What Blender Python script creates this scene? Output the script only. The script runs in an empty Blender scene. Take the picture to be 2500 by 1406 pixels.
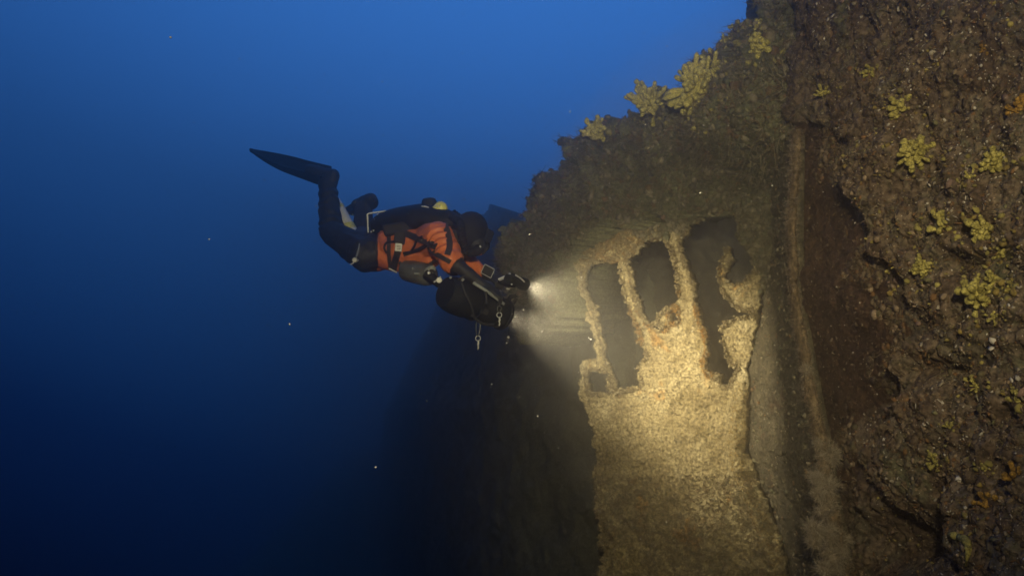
import bpy, bmesh, math, random
import numpy as np
from mathutils import Vector, Matrix
from mathutils.bvhtree import BVHTree

random.seed(7); rng = np.random.default_rng(7)
S = bpy.context.scene
COL = S.collection
R = math.radians
F = 1962.0                       # focal length in pixels of the 2500 wide photograph

def P(px, py, d):
    """point seen at (px, py) of the photograph, d metres ahead of the camera plane"""
    return Vector(((px-1250.0)/F*d, d, -(py-703.0)/F*d))

# ------------------------------------------------------------------ camera
cam = bpy.data.cameras.new('camera'); cam.sensor_width = 36.0
cam.lens = 36.0*F/2500.0; cam.clip_start = 0.02; cam.clip_end = 300
cam_ob = bpy.data.objects.new('camera', cam); COL.objects.link(cam_ob)
cam_ob.rotation_euler = (R(90), 0, 0)
S.camera = cam_ob

# ------------------------------------------------------------------ open water (world)
W = bpy.data.worlds.new('World'); S.world = W; W.use_nodes = True
nt = W.node_tree; nt.nodes.clear()
out = nt.nodes.new('ShaderNodeOutputWorld'); bg = nt.nodes.new('ShaderNodeBackground')
tc = nt.nodes.new('ShaderNodeTexCoord'); dot = nt.nodes.new('ShaderNodeVectorMath'); dot.operation = 'DOT_PRODUCT'
BRIGHT = Vector((0.10, 0.62, 0.78)).normalized()      # where the surface light comes from
dot.inputs[1].default_value = BRIGHT
mp = nt.nodes.new('ShaderNodeMapRange'); mp.inputs['From Min'].default_value = -1; mp.inputs['From Max'].default_value = 1
ramp = nt.nodes.new('ShaderNodeValToRGB'); cr = ramp.color_ramp
WATER = [(0.0, (0.00005, 0.0001, 0.002)), (0.61, (0.00003, 0.0001, 0.008)), (0.69, (0.0006, 0.0068, 0.054)),
         (0.76, (0.0075, 0.046, 0.185)), (0.85, (0.022, 0.112, 0.400)), (0.93, (0.034, 0.178, 0.61)), (1.0, (0.02, 0.11, 0.40))]
while len(cr.elements) < len(WATER): cr.elements.new(0.5)
for e, (p_, c_) in zip(cr.elements, WATER): e.position = p_; e.color = (*c_, 1)
L = nt.links
L.new(tc.outputs['Generated'], dot.inputs[0]); L.new(dot.outputs['Value'], mp.inputs['Value'])
L.new(mp.outputs['Result'], ramp.inputs['Fac']); L.new(ramp.outputs['Color'], bg.inputs['Color'])
bg.inputs['Strength'].default_value = 1.08
L.new(bg.outputs['Background'], out.inputs['Surface'])

# ------------------------------------------------------------------ lights
def aim(ob, target):
    ob.rotation_euler = (Vector(target)-ob.location).to_track_quat('-Z', 'Y').to_euler()

sun = bpy.data.lights.new('sun', 'SUN'); sun.energy = 0.015; sun.angle = R(40); sun.color = (0.35, 0.65, 1.0)
sun_ob = bpy.data.objects.new('sun', sun); COL.objects.link(sun_ob)
sun_ob.location = (0, 0, 5); aim(sun_ob, sun_ob.location - BRIGHT)

vl = bpy.data.lights.new('video_light', 'SPOT'); vl.energy = 1150; vl.color = (1.0, 0.87, 0.52)
vl.spot_size = R(58); vl.spot_blend = 1.0; vl.shadow_soft_size = 0.08
vl_ob = bpy.data.objects.new('video_light', vl); COL.objects.link(vl_ob)
vl_ob.location = (-0.1, -0.7, 0.75); aim(vl_ob, (0.75, 4.6, 0.2))

S.view_settings.view_transform = 'Standard'; S.view_settings.look = 'None'
S.view_settings.exposure = 0.0; S.view_settings.gamma = 1.0
S.render.engine = 'CYCLES'
S.cycles.use_denoising = True
S.cycles.max_bounces = 4; S.cycles.diffuse_bounces = 2; S.cycles.glossy_bounces = 2
S.cycles.volume_bounces = 2; S.cycles.transparent_max_bounces = 12
S.cycles.sample_clamp_indirect = 4.0
S.cycles.caustics_reflective = False; S.cycles.caustics_refractive = False

# ------------------------------------------------------------------ helpers: objects
def link(name, me, parent=None, mats=()):
    o = bpy.data.objects.new(name, me); COL.objects.link(o)
    for m in mats: me.materials.append(m)
    if parent is not None: o.parent = parent; o.matrix_parent_inverse = Matrix.Translation(-parent.location)
    return o

def thing(name, label, cat, loc, group=None):
    o = bpy.data.objects.new(name, None); COL.objects.link(o); o.location = loc; o.empty_display_size = 0.1
    o['label'] = label; o['category'] = cat
    if group: o['group'] = group
    return o

def tag(o, label, cat, group=None):
    o['label'] = label; o['category'] = cat
    if group: o['group'] = group
    return o

class MB:
    """collects vertices and faces of one mesh"""
    def __init__(s): s.v = []; s.f = []; s.mi = []
    def add(s, vs, fs, mi=0):
        b = len(s.v); s.v += [tuple(x) for x in vs]; s.f += [tuple(i+b for i in f) for f in fs]; s.mi += [mi]*len(fs)
    def tube(s, pts, rad, seg=12, mi=0, flat=None, cap=True):
        """swept tube through pts with a radius per point; flat=(vector, factor) squashes it along a direction"""
        pts = [Vector(p) for p in pts]; n = len(pts)
        if not hasattr(rad, '__len__'): rad = [rad]*n
        up = Vector((0, 0, 1)); vs = []; fs = []; ref = None
        for i in range(n):
            t = (pts[min(i+1, n-1)]-pts[max(i-1, 0)]).normalized()
            if ref is None:
                ref = t.cross(up if abs(t.z) < 0.9 else Vector((1, 0, 0))).normalized()
            ref = (ref - t*ref.dot(t)).normalized(); b = t.cross(ref)
            for k in range(seg):
                a = 2*math.pi*k/seg
                off = (ref*math.cos(a)+b*math.sin(a))*rad[i]
                if flat: off = off - flat[0]*off.dot(flat[0])*(1-flat[1])
                vs.append(pts[i]+off)
        for i in range(n-1):
            for k in range(seg):
                k2 = (k+1) % seg
                fs.append((i*seg+k, i*seg+k2, (i+1)*seg+k2, (i+1)*seg+k))
        if cap:
            fs.append(tuple(range(seg-1, -1, -1))); fs.append(tuple((n-1)*seg+k for k in range(seg)))
        s.add(vs, fs, mi)
    def capsule(s, a, b, ra, rb, seg=14, mi=0, flat=None):
        a = Vector(a); b = Vector(b); d = (b-a); l = d.length; d = d/l if l > 1e-6 else Vector((0, 0, 1))
        pts = []; rad = []
        for k in range(5):
            t = math.pi/2*(k/4.0); pts.append(a - d*ra*math.cos(t)); rad.append(max(ra*math.sin(t), ra*0.02))
        for k in range(5):
            t = math.pi/2*(k/4.0); pts.append(b + d*rb*math.sin(t)); rad.append(max(rb*math.cos(t), rb*0.02))
        s.tube(pts, rad, seg, mi, flat)
    def ball(s, c, r, seg=16, mi=0, axes=None):
        """ellipsoid: axes = three vectors with their lengths as radii"""
        c = Vector(c)
        if axes is None: axes = (Vector((r, 0, 0)), Vector((0, r, 0)), Vector((0, 0, r)))
        vs = []; fs = []; rows = seg//2
        for i in range(rows+1):
            th = math.pi*i/rows
            for k in range(seg):
                ph = 2*math.pi*k/seg
                vs.append(c + axes[0]*math.sin(th)*math.cos(ph)+axes[1]*math.sin(th)*math.sin(ph)+axes[2]*math.cos(th))
        for i in range(rows):
            for k in range(seg):
                k2 = (k+1) % seg
                fs.append((i*seg+k, (i+1)*seg+k, (i+1)*seg+k2, i*seg+k2))
        s.add(vs, fs, mi)
    def box(s, c, ax, ay, az, mi=0):
        """box from centre and three half-axis vectors"""
        c = Vector(c); vs = []
        for i in (-1, 1):
            for j in (-1, 1):
                for k in (-1, 1): vs.append(c+Vector(ax)*i+Vector(ay)*j+Vector(az)*k)
        s.add(vs, [(0, 1, 3, 2), (4, 6, 7, 5), (0, 4, 5, 1), (2, 3, 7, 6), (0, 2, 6, 4), (1, 5, 7, 3)], mi)
    def ribbon(s, pts, nrm, w, t=0.006, mi=0):
        """webbing: flat strap through pts, facing nrm (one or a list)"""
        pts = [Vector(p) for p in pts]; n = len(pts); vs = []; fs = []
        for i in range(n):
            tg = (pts[min(i+1, n-1)]-pts[max(i-1, 0)]).normalized()
            nn = Vector(nrm[i] if isinstance(nrm, list) else nrm).normalized()
            sd = tg.cross(nn).normalized()*(w/2)
            for q in (sd+nn*t, -sd+nn*t, -sd-nn*t, sd-nn*t): vs.append(pts[i]+q)
        for i in range(n-1):
            for k in range(4):
                fs.append((i*4+k, i*4+(k+1) % 4, (i+1)*4+(k+1) % 4, (i+1)*4+k))
        fs.append((3, 2, 1, 0)); fs.append(tuple((n-1)*4+k for k in range(4)))
        s.add(vs, fs, mi)
    def mesh(s, name, smooth=True):
        me = bpy.data.meshes.new(name); me.from_pydata(s.v, [], s.f); me.update()
        if any(s.mi): me.polygons.foreach_set('material_index', s.mi)
        bm = bmesh.new(); bm.from_mesh(me); bmesh.ops.recalc_face_normals(bm, faces=bm.faces); bm.to_mesh(me); bm.free()
        me.polygons.foreach_set('use_smooth', [smooth]*len(me.polygons)); me.update()
        return me
    def build(s, name, mats, parent=None, smooth=True, bevel=0, sharp=40):
        me = s.mesh(name, smooth)
        o = link(name, me, parent, mats if isinstance(mats, (list, tuple)) else (mats,))
        if bevel:
            b = o.modifiers.new('bevel', 'BEVEL'); b.width = bevel; b.segments = 3; b.limit_method = 'ANGLE'; b.angle_limit = R(35)
        if smooth: me.set_sharp_from_angle(angle=R(sharp))
        return o

def spline(pts, n):
    """Catmull-Rom through pts"""
    pts = [Vector(p) for p in pts]; q = [pts[0]*2-pts[1]]+pts+[pts[-1]*2-pts[-2]]; res = []
    segs = len(pts)-1
    for i in range(n+1):
        t = i/n*segs; k = min(int(t), segs-1); u = t-k
        a, b, c, d = q[k:k+4]
        res.append(0.5*((2*b)+(c-a)*u+(2*a-5*b+4*c-d)*u*u+(3*b-a-3*c+d)*u**3))
    return res

# ------------------------------------------------------------------ helpers: noise
_perm = np.random.default_rng(3).permutation(512)
_rnd = np.random.default_rng(5).random(512)*2-1
def _h(i, j, k):
    return _rnd[_perm[(_perm[(_perm[i & 511]+j) & 511]+k) & 511]]
def vnoise(p):
    i = np.floor(p).astype(np.int64); f = p-i; u = f*f*f*(f*(f*6-15)+10)
    x, y, z = i.T; ux, uy, uz = u.T
    def lerp(a, b, t): return a+(b-a)*t
    r = []
    for dz in (0, 1):
        a = lerp(_h(x, y, z+dz), _h(x+1, y, z+dz), ux); b = lerp(_h(x, y+1, z+dz), _h(x+1, y+1, z+dz), ux)
        r.append(lerp(a, b, uy))
    return lerp(r[0], r[1], uz)
def fbm(p, s, oct=4, gain=0.5):
    p = np.asarray(p)*s; a = 1.0; t = 0; w = 0
    for o in range(oct):
        t = t+a*vnoise(p+17.3*o); w += a; a *= gain; p = p*2.03
    return t/w
_jit = np.random.default_rng(11).random((512, 3))
def worley(p, s):
    p = np.asarray(p)*s; i = np.floor(p).astype(np.int64); best = np.full(len(p), 9.0)
    for dx in (-1, 0, 1):
        for dy in (-1, 0, 1):
            for dz in (-1, 0, 1):
                c = i+np.array((dx, dy, dz))
                h = _perm[(_perm[(_perm[c[:, 0] & 511]+c[:, 1]) & 511]+c[:, 2]) & 511]
                d = ((c+_jit[h]-p)**2).sum(1); best = np.minimum(best, d)
    return np.sqrt(best)
def inpoly(X, Y, poly):
    r = np.zeros(X.shape, bool); n = len(poly)
    for i in range(n):
        x1, y1 = poly[i]; x2, y2 = poly[(i+1) % n]
        if y1 == y2: continue
        c = ((y1 > Y) != (y2 > Y)) & (X < (x2-x1)*(Y-y1)/(y2-y1)+x1); r ^= c
    return r
def sstep(a, b, x):
    t = np.clip((x-a)/(b-a), 0, 1); return t*t*(3-2*t)

# ------------------------------------------------------------------ materials
def new_mat(name):
    m = bpy.data.materials.new(name); m.use_nodes = True
    b = m.node_tree.nodes['Principled BSDF']; return m, m.node_tree, b
def plain(name, col, rough=0.6, metal=0.0, var=0.25, scale=30, bump=0.15, bscale=80, spec=0.4):
    """one colour, mottled, with a fine bump"""
    m, t, b = new_mat(name); N = t.nodes; K = t.links
    tc = N.new('ShaderNodeTexCoord'); nz = N.new('ShaderNodeTexNoise'); nz.inputs['Scale'].default_value = scale; nz.inputs['Detail'].default_value = 6
    K.new(tc.outputs['Object'], nz.inputs['Vector'])
    r = N.new('ShaderNodeValToRGB'); r.color_ramp.elements[0].position = 0.3; r.color_ramp.elements[1].position = 0.7
    r.color_ramp.elements[0].color = (*[c*(1-var) for c in col], 1); r.color_ramp.elements[1].color = (*[min(1, c*(1+var)) for c in col], 1)
    K.new(nz.outputs['Fac'], r.inputs['Fac']); K.new(r.outputs['Color'], b.inputs['Base Color'])
    b.inputs['Roughness'].default_value = rough; b.inputs['Metallic'].default_value = metal; b.inputs['Specular IOR Level'].default_value = spec
    if bump:
        n2 = N.new('ShaderNodeTexNoise'); n2.inputs['Scale'].default_value = bscale; n2.inputs['Detail'].default_value = 4
        K.new(tc.outputs['Object'], n2.inputs['Vector'])
        bp = N.new('ShaderNodeBump'); bp.inputs['Strength'].default_value = bump; bp.inputs['Distance'].default_value = 0.01
        K.new(n2.outputs['Fac'], bp.inputs['Height']); K.new(bp.outputs['Normal'], b.inputs['Normal'])
    return m

def growth(name, stops, patches=(), s1=6.0, s2=45.0, bump=0.6, speck=None, attr=None):
    """encrusted steel: stops = colours over a broken noise; patches = (scale, threshold, colour, strength)"""
    m, t, b = new_mat(name); N = t.nodes; K = t.links
    tc = N.new('ShaderNodeTexCoord')
    def noise(sc, det=8, ro=0.6, off=0.0, dist=0.0):
        n = N.new('ShaderNodeTexNoise'); n.inputs['Scale'].default_value = sc; n.inputs['Detail'].default_value = det
        n.inputs['Roughness'].default_value = ro; n.inputs['Distortion'].default_value = dist
        a = N.new('ShaderNodeVectorMath'); a.inputs[1].default_value = (off, off*1.7, off*0.6)
        K.new(tc.outputs['Object'], a.inputs[0]); K.new(a.outputs['Vector'], n.inputs['Vector']); return n
    def mix(fac, c1, c2, blend='MIX'):
        x = N.new('ShaderNodeMix'); x.data_type = 'RGBA'; x.blend_type = blend
        if isinstance(fac, (int, float)): x.inputs['Factor'].default_value = fac
        else: K.new(fac, x.inputs['Factor'])
        for s_, c in ((x.inputs[6], c1), (x.inputs[7], c2)):
            if isinstance(c, tuple): s_.default_value = (*c, 1)
            else: K.new(c, s_)
        return x.outputs[2]
    def step(sock, lo, hi):
        r = N.new('ShaderNodeMapRange'); r.interpolation_type = 'SMOOTHSTEP'
        r.inputs['From Min'].default_value = lo; r.inputs['From Max'].default_value = hi; K.new(sock, r.inputs['Value']); return r.outputs['Result']
    n1 = noise(s1, 9, 0.68, 0.0, 0.4)
    rp = N.new('ShaderNodeValToRGB'); e = rp.color_ramp.elements
    while len(e) < len(stops): e.new(0.5)
    for q, (pp, c) in zip(e, stops): q.position = pp; q.color = (*c, 1)
    K.new(n1.outputs['Fac'], rp.inputs['Fac']); col = rp.outputs['Color']
    for k, (sc, th, c, st) in enumerate(patches):
        n = noise(sc, 6, 0.62, 3.1+2.3*k, 0.6); f = step(n.outputs['Fac'], th, th+0.08)
        mu = N.new('ShaderNodeMath'); mu.operation = 'MULTIPLY'; mu.inputs[1].default_value = st; K.new(f, mu.inputs[0])
        col = mix(mu.outputs[0], col, c)
    n2 = noise(s2, 5, 0.7, 9.0); g = N.new('ShaderNodeValToRGB')
    g.color_ramp.elements[0].position = 0.34; g.color_ramp.elements[0].color = (0.22, 0.22, 0.22, 1)
    g.color_ramp.elements[1].position = 0.70; g.color_ramp.elements[1].color = (1.9, 1.9, 1.9, 1)
    K.new(n2.outputs['Fac'], g.inputs['Fac']); col = mix(1.0, col, g.outputs['Color'], 'MULTIPLY')
    if attr:
        at = N.new('ShaderNodeAttribute'); at.attribute_name = attr; col = mix(0.8, col, at.outputs['Color'])
    if speck:
        vo = N.new('ShaderNodeTexVoronoi'); vo.inputs['Scale'].default_value = speck[0]; K.new(tc.outputs['Object'], vo.inputs['Vector'])
        f = step(vo.outputs['Distance'], speck[1]+0.06, speck[1])
        pick = N.new('ShaderNodeSeparateColor'); K.new(vo.outputs['Color'], pick.inputs['Color'])
        f2 = step(pick.outputs[0], 0.72, 0.76); mu = N.new('ShaderNodeMath'); mu.operation = 'MULTIPLY'
        K.new(f, mu.inputs[0]); K.new(f2, mu.inputs[1]); col = mix(mu.outputs[0], col, speck[2])
    K.new(col, b.inputs['Base Color']); b.inputs['Roughness'].default_value = 0.85; b.inputs['Specular IOR Level'].default_value = 0.25
    n3 = noise(s2*1.6, 7, 0.75, 5.0)
    ad = N.new('ShaderNodeMath'); ad.operation = 'ADD'; K.new(n3.outputs['Fac'], ad.inputs[0]); K.new(n2.outputs['Fac'], ad.inputs[1])
    bp = N.new('ShaderNodeBump'); bp.inputs['Strength'].default_value = bump; bp.inputs['Distance'].default_value = 0.012
    K.new(ad.outputs[0], bp.inputs['Height']); K.new(bp.outputs['Normal'], b.inputs['Normal'])
    return m

M = {}
M['crust'] = growth('crusted_hull', [(0.28, (0.030, 0.020, 0.014)), (0.42, (0.075, 0.050, 0.034)), (0.52, (0.12, 0.088, 0.062)), (0.60, (0.085, 0.072, 0.048)), (0.72, (0.19, 0.145, 0.105))],
                    [(2.3, 0.60, (0.075, 0.085, 0.045), 0.6), (5.0, 0.63, (0.20, 0.105, 0.035), 0.55), (3.5, 0.66, (0.05, 0.035, 0.045), 0.8)], speck=(70, 0.12, (0.5, 0.45, 0.40)))
M['upper'] = growth('crusted_deck', [(0.28, (0.034, 0.036, 0.020)), (0.42, (0.090, 0.092, 0.048)), (0.52, (0.15, 0.145, 0.080)), (0.62, (0.112, 0.118, 0.062)), (0.74, (0.23, 0.215, 0.12))],
                    [(2.6, 0.62, (0.13, 0.075, 0.030), 0.5), (4.0, 0.64, (0.035, 0.040, 0.03), 0.8)], speck=(60, 0.12, (0.42, 0.38, 0.26)))
M['rust'] = growth('rusty_plate', [(0.28, (0.022, 0.012, 0.008)), (0.5, (0.052, 0.028, 0.017)), (0.66, (0.080, 0.045, 0.027)), (0.8, (0.11, 0.065, 0.04))],
                   [(3.0, 0.62, (0.12, 0.045, 0.015), 0.6)], s1=3.5, speck=(55, 0.10, (0.35, 0.30, 0.24)))
M['bulk'] = growth('silted_bulkhead', [(0.28, (0.14, 0.108, 0.052)), (0.43, (0.22, 0.175, 0.086)), (0.56, (0.28, 0.230, 0.122)), (0.74, (0.37, 0.315, 0.185))],
                   [(3.4, 0.60, (0.26, 0.13, 0.025), 0.7), (2.2, 0.58, (0.125, 0.095, 0.036), 0.7), (6.5, 0.62, (0.10, 0.085, 0.05), 0.7)], s1=5, s2=55, bump=0.4, speck=(90, 0.14, (0.5, 0.44, 0.3)))
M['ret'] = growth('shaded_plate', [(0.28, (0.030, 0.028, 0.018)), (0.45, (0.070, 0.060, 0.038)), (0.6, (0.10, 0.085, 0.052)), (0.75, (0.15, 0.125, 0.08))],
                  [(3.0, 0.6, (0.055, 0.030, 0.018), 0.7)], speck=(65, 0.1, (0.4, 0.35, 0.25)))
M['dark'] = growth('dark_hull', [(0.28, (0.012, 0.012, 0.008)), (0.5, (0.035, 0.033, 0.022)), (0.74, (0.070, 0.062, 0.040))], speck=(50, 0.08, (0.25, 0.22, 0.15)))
M['flank'] = growth('faded_flank', [(0.28, (0.035, 0.038, 0.026)), (0.5, (0.065, 0.068, 0.046)), (0.74, (0.10, 0.10, 0.068))], s1=2.5)  # haze fade put into the colour: hull tone lifted so its edge dissolves
M['tint'] = growth('growth_tint', [(0.3, (0.05, 0.035, 0.025)), (0.7, (0.14, 0.10, 0.07))], attr='tint', bump=0.5)
M['sponge'] = growth('yellow_sponge', [(0.28, (0.13, 0.110, 0.032)), (0.48, (0.26, 0.222, 0.062)), (0.72, (0.40, 0.345, 0.115))], s1=22, s2=110, bump=0.35)
M['ridge'] = growth('brightened_sponge', [(0.28, (0.30, 0.27, 0.07)), (0.48, (0.52, 0.46, 0.13)), (0.72, (0.68, 0.60, 0.20))], s1=22, s2=110, bump=0.35)  # yellow sponge brightened in colour, making up for weak lamp light on deck edge
M['amber'] = growth('amber_sponge', [(0.28, (0.14, 0.075, 0.015)), (0.5, (0.23, 0.13, 0.025)), (0.72, (0.30, 0.18, 0.04))], s1=18, s2=110, bump=0.35)
M['silt'] = growth('silt_bed', [(0.3, (0.05, 0.055, 0.05)), (0.7, (0.12, 0.12, 0.10))], s1=1.5)
M['pale'] = plain('pale_flake', (0.48, 0.46, 0.42), 0.7)

M['orange'] = plain('orange_fabric', (0.52, 0.135, 0.040), 0.55, var=0.15, scale=14, bump=0.5, bscale=28)
M['black'] = plain('black_fabric', (0.012, 0.012, 0.014), 0.65, var=0.3, scale=20, bump=0.35, bscale=40)
M['rubber'] = plain('black_rubber', (0.007, 0.007, 0.009), 0.75, var=0.3, scale=15, bump=0.2, bscale=60, spec=0.25)
M['case'] = plain('black_case', (0.007, 0.008, 0.009), 0.65, var=0.35, scale=10, bump=0.12, bscale=50, spec=0.2)
M['web'] = plain('black_webbing', (0.018, 0.017, 0.017), 0.8, var=0.2, bump=0.4, bscale=220)
M['steel'] = plain('bright_steel', (0.75, 0.75, 0.72), 0.3, 0.5, var=0.1, bump=0)
M['grey'] = plain('grey_paint', (0.20, 0.21, 0.20), 0.4, var=0.3, scale=12, bump=0.2, bscale=40)
M['tank'] = plain('tank_grey', (0.085, 0.088, 0.080), 0.4, var=0.35, scale=12, bump=0.2, bscale=40)
M['white'] = plain('white_paint', (0.66, 0.68, 0.66), 0.4, var=0.12, scale=10, bump=0.1)
M['yellow'] = plain('yellow_plastic', (0.60, 0.58, 0.16), 0.4, var=0.1, bump=0.1)
M['label'] = plain('pale_label', (0.55, 0.55, 0.52), 0.5, var=0.2, scale=60, bump=0)
M['skin'] = plain('skin', (0.42, 0.25, 0.18), 0.5, var=0.1)
M['glass'] = plain('dark_glass', (0.02, 0.025, 0.03), 0.08, var=0.05, bump=0, spec=0.6)
def emit(name, col, st):
    m, t, b = new_mat(name); b.inputs['Base Color'].default_value = (*col, 1); b.inputs['Emission Color'].default_value = (*col, 1); b.inputs['Emission Strength'].default_value = st; return m
M['lamp'] = emit('lit_lens', (1.0, 0.95, 0.82), 14)

# ------------------------------------------------------------------ helpers: crusted sheets of the wreck
SURF = []        # (vertex array, normal array, name) kept for scattering growth
def poly_at(line, v):
    line = np.array(line, float); t = np.linspace(0, 1, len(line))
    pp = np.array([P(*q) for q in line]); return np.stack([np.interp(v, t, pp[:, k]) for k in range(3)], -1)

def sheet(name, left, right, nu, nv, disp, mat, parent, keep=None, thick=0.25, mid=None):
    """ruled surface between two upright lines (top to bottom), roughened along its normal and given a thickness"""
    def evenize(l):
        l = np.array(l, float); y = l[:, 1]; s = (y-y[0])/(y[-1]-y[0]); return l, s
    v = np.linspace(0, 1, nv)
    def ev(l):
        l, s = evenize(l); pp = np.array([P(*q) for q in l]); return np.stack([np.interp(v, s, pp[:, k]) for k in range(3)], -1)
    A, B = ev(left), ev(right); u = np.linspace(0, 1, nu)
    X = A[:, None, :]*(1-u)[None, :, None]+B[:, None, :]*u[None, :, None]
    if mid:                                                           # bends round a middle line; evenly spaced although it runs far away
        C_ = ev(mid); k = int(nu*0.55); t1 = np.linspace(0, 1, k)[None, :, None]; t2 = np.linspace(0, 1, nu-k+1)[1:][None, :, None]
        dA, dC = A[:, None, 1:2], C_[:, None, 1:2]; w1 = (t1/dC)/((1-t1)/dA+t1/dC)
        X = np.concatenate([A[:, None, :]*(1-w1)+C_[:, None, :]*w1, C_[:, None, :]*(1-t2)+B[:, None, :]*t2], 1)
        for _ in range(400): X[:, 1:-1] = 0.25*X[:, :-2]+0.5*X[:, 1:-1]+0.25*X[:, 2:]
    du = np.gradient(X, axis=1); dv = np.gradient(X, axis=0); n = np.cross(du, dv); n /= np.linalg.norm(n, axis=2, keepdims=True)+1e-9
    flip = np.sign((n*X).sum(2, keepdims=True)); n = -n*flip           # towards the camera side
    U, V = np.meshgrid(u, v); pts = X.reshape(-1, 3)
    px = pts[:, 0]/pts[:, 1]*F+1250; py = 703-pts[:, 2]/pts[:, 1]*F
    h = disp(pts, U.ravel(), V.ravel(), px, py)
    nn = n.reshape(-1, 3); pos = pts+nn*h[:, None]
    pos = pos + np.stack([fbm(pts+k*31.7, 14.0, 3) for k in range(3)], -1)*0.012
    ok = np.ones(len(pts), bool) if keep is None else keep(pts, px, py)
    idx = np.arange(nu*nv).reshape(nv, nu)
    q = np.stack([idx[:-1, :-1], idx[1:, :-1], idx[1:, 1:], idx[:-1, 1:]], -1).reshape(-1, 4)
    q = q[ok[q].all(1)]
    used = np.unique(q); rem = -np.ones(nu*nv, int); rem[used] = np.arange(len(used)); q = rem[q]
    front = pos[used]; k = len(used); back = pts[used]-nn[used]*thick
    e = np.concatenate([q[:, [0, 1]], q[:, [1, 2]], q[:, [2, 3]], q[:, [3, 0]]])
    key = np.sort(e, 1); key = key[:, 0].astype(np.int64)*10_000_000+key[:, 1]
    _, inv, cnt = np.unique(key, return_inverse=True, return_counts=True); be = e[cnt[inv] == 1]
    side = np.stack([be[:, 1], be[:, 0], be[:, 0]+k, be[:, 1]+k], 1)
    faces = np.concatenate([q, q[:, ::-1]+k, side])
    me = bpy.data.meshes.new(name)
    me.vertices.add(2*k); me.vertices.foreach_set('co', np.concatenate([front, back]).ravel())
    me.loops.add(len(faces)*4); me.loops.foreach_set('vertex_index', faces.ravel())
    me.polygons.add(len(faces)); me.polygons.foreach_set('loop_start', np.arange(len(faces))*4)
    me.polygons.foreach_set('use_smooth', np.ones(len(faces), bool)); me.update(calc_edges=True); me.validate()
    o = link(name, me, parent, (mat,))
    fn = np.zeros((k, 3)); a, b, c = front[q[:, 0]], front[q[:, 1]], front[q[:, 3]]; g = np.cross(b-a, c-a)
    for c_ in range(4): np.add.at(fn, q[:, c_], g)
    fn /= np.linalg.norm(fn, axis=1, keepdims=True)+1e-12
    if ((fn*-front).sum(1) > 0).mean() < 0.5:
        fn = -fn; me.flip_normals()
    pxx = front[:, 0]/front[:, 1]*F+1250; pyy = 703-front[:, 2]/front[:, 1]*F
    SURF.append(dict(name=name, pos=front, nrm=fn, px=pxx, py=pyy, q=q))
    return o

# ================================================================== THE WRECK
wreck = thing('shipwreck', 'large rusted shipwreck overgrown with brown crust, its torch-lit bulkhead pierced by arched openings', 'shipwreck', P(1900, 1500, 4.6))

def lumps(p, big=0.10, mid=0.05, fine=0.018):
    w1 = worley(p+fbm(p, 3.0, 2)[:, None]*0.12, 5.5); w2 = worley(p+50, 17.0)
    return big*fbm(p, 1.9, 4)*1.6+mid*(0.75-w1)*1.3+fine*(0.7-w2)*1.4+0.012*fbm(p, 34, 3)

# --- near hull side: rusty plate with a thick crust that ends in a ragged lip
LIP = [(1975, 300), (2062, 330), (2048, 400), (2035, 430), (2070, 500), (2110, 560), (2118, 640), (2165, 660), (2180, 745), (2240, 800), (2240, 830),
       (2190, 820), (2150, 880), (2185, 960), (2130, 1010), (2085, 1060), (2100, 1150), (2140, 1200), (2150, 1270), (2110, 1330), (2120, 1600), (2900, 1600), (2900, -400), (1900, -400), (1900, 290)]
def lip_mask(p, px, py):
    wx = px+fbm(p, 5, 4)*34; wy = py+fbm(p+9, 5, 4)*34
    acc = 0
    for dx, dy in ((0, 0), (9, 0), (-9, 0), (0, 9), (0, -9), (18, 0), (-18, 0), (0, 18), (0, -18)):
        acc = acc+inpoly(wx+dx, wy+dy, LIP).astype(float)
    return acc/9
CAVES = [(2165, 1330, 75, 80, 0.30), (2265, 1330, 26, 60, 0.16), (2262, 1230, 24, 70, 0.14), (2320, 640, 60, 28, 0.10), (2330, 560, 45, 25, 0.08), (2080, 1010, 60, 60, 0.08), (2250, 905, 70, 25, 0.08)]
def hull_disp(p, u, v, px, py):
    m = lip_mask(p, px, py)
    h = -0.10+m*(0.065+lumps(p, 0.065, 0.05, 0.024)+0.04*fbm(p, 7, 4)*(fbm(p, 2, 2) > 0))+(1-m)*(0.05*fbm(p, 2.5, 4)+0.02*(0.7-worley(p, 11)))
    for cx, cy, rx, ry, dep in CAVES: h -= dep*np.exp(-(((px-cx)/rx)**2+((py-cy)/ry)**2))
    lower = sstep(900, 1300, py)*(1-m); h += lower*lumps(p, 0.08, 0.06, 0.02)
    return h
hull = sheet('hull_side', [(1925, -200, 4.75), (1905, 330, 4.6), (1890, 700, 4.6), (1930, 1000, 4.62), (1970, 1300, 4.6), (2010, 1600, 4.5)],
             [(2720, -200, 2.45), (2720, 700, 2.25), (2720, 1600, 2.1)], 420, 560, hull_disp, M['crust'], wreck, thick=0.4)
# the bare plate shows a different rust: second material slot chosen by the crust edge
hull.data.materials.append(M['rust'])
me = hull.data; cen = np.zeros(len(me.polygons)*3); me.polygons.foreach_get('center', cen); cen = cen.reshape(-1, 3)
cpx = cen[:, 0]/cen[:, 1]*F+1250; cpy = 703-cen[:, 2]/cen[:, 1]*F
bare = (lip_mask(cen, cpx, cpy) < 0.4) & (cpy < 1150+60*fbm(cen, 4, 3))
me.polygons.foreach_set('material_index', bare.astype(np.int32))

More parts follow.
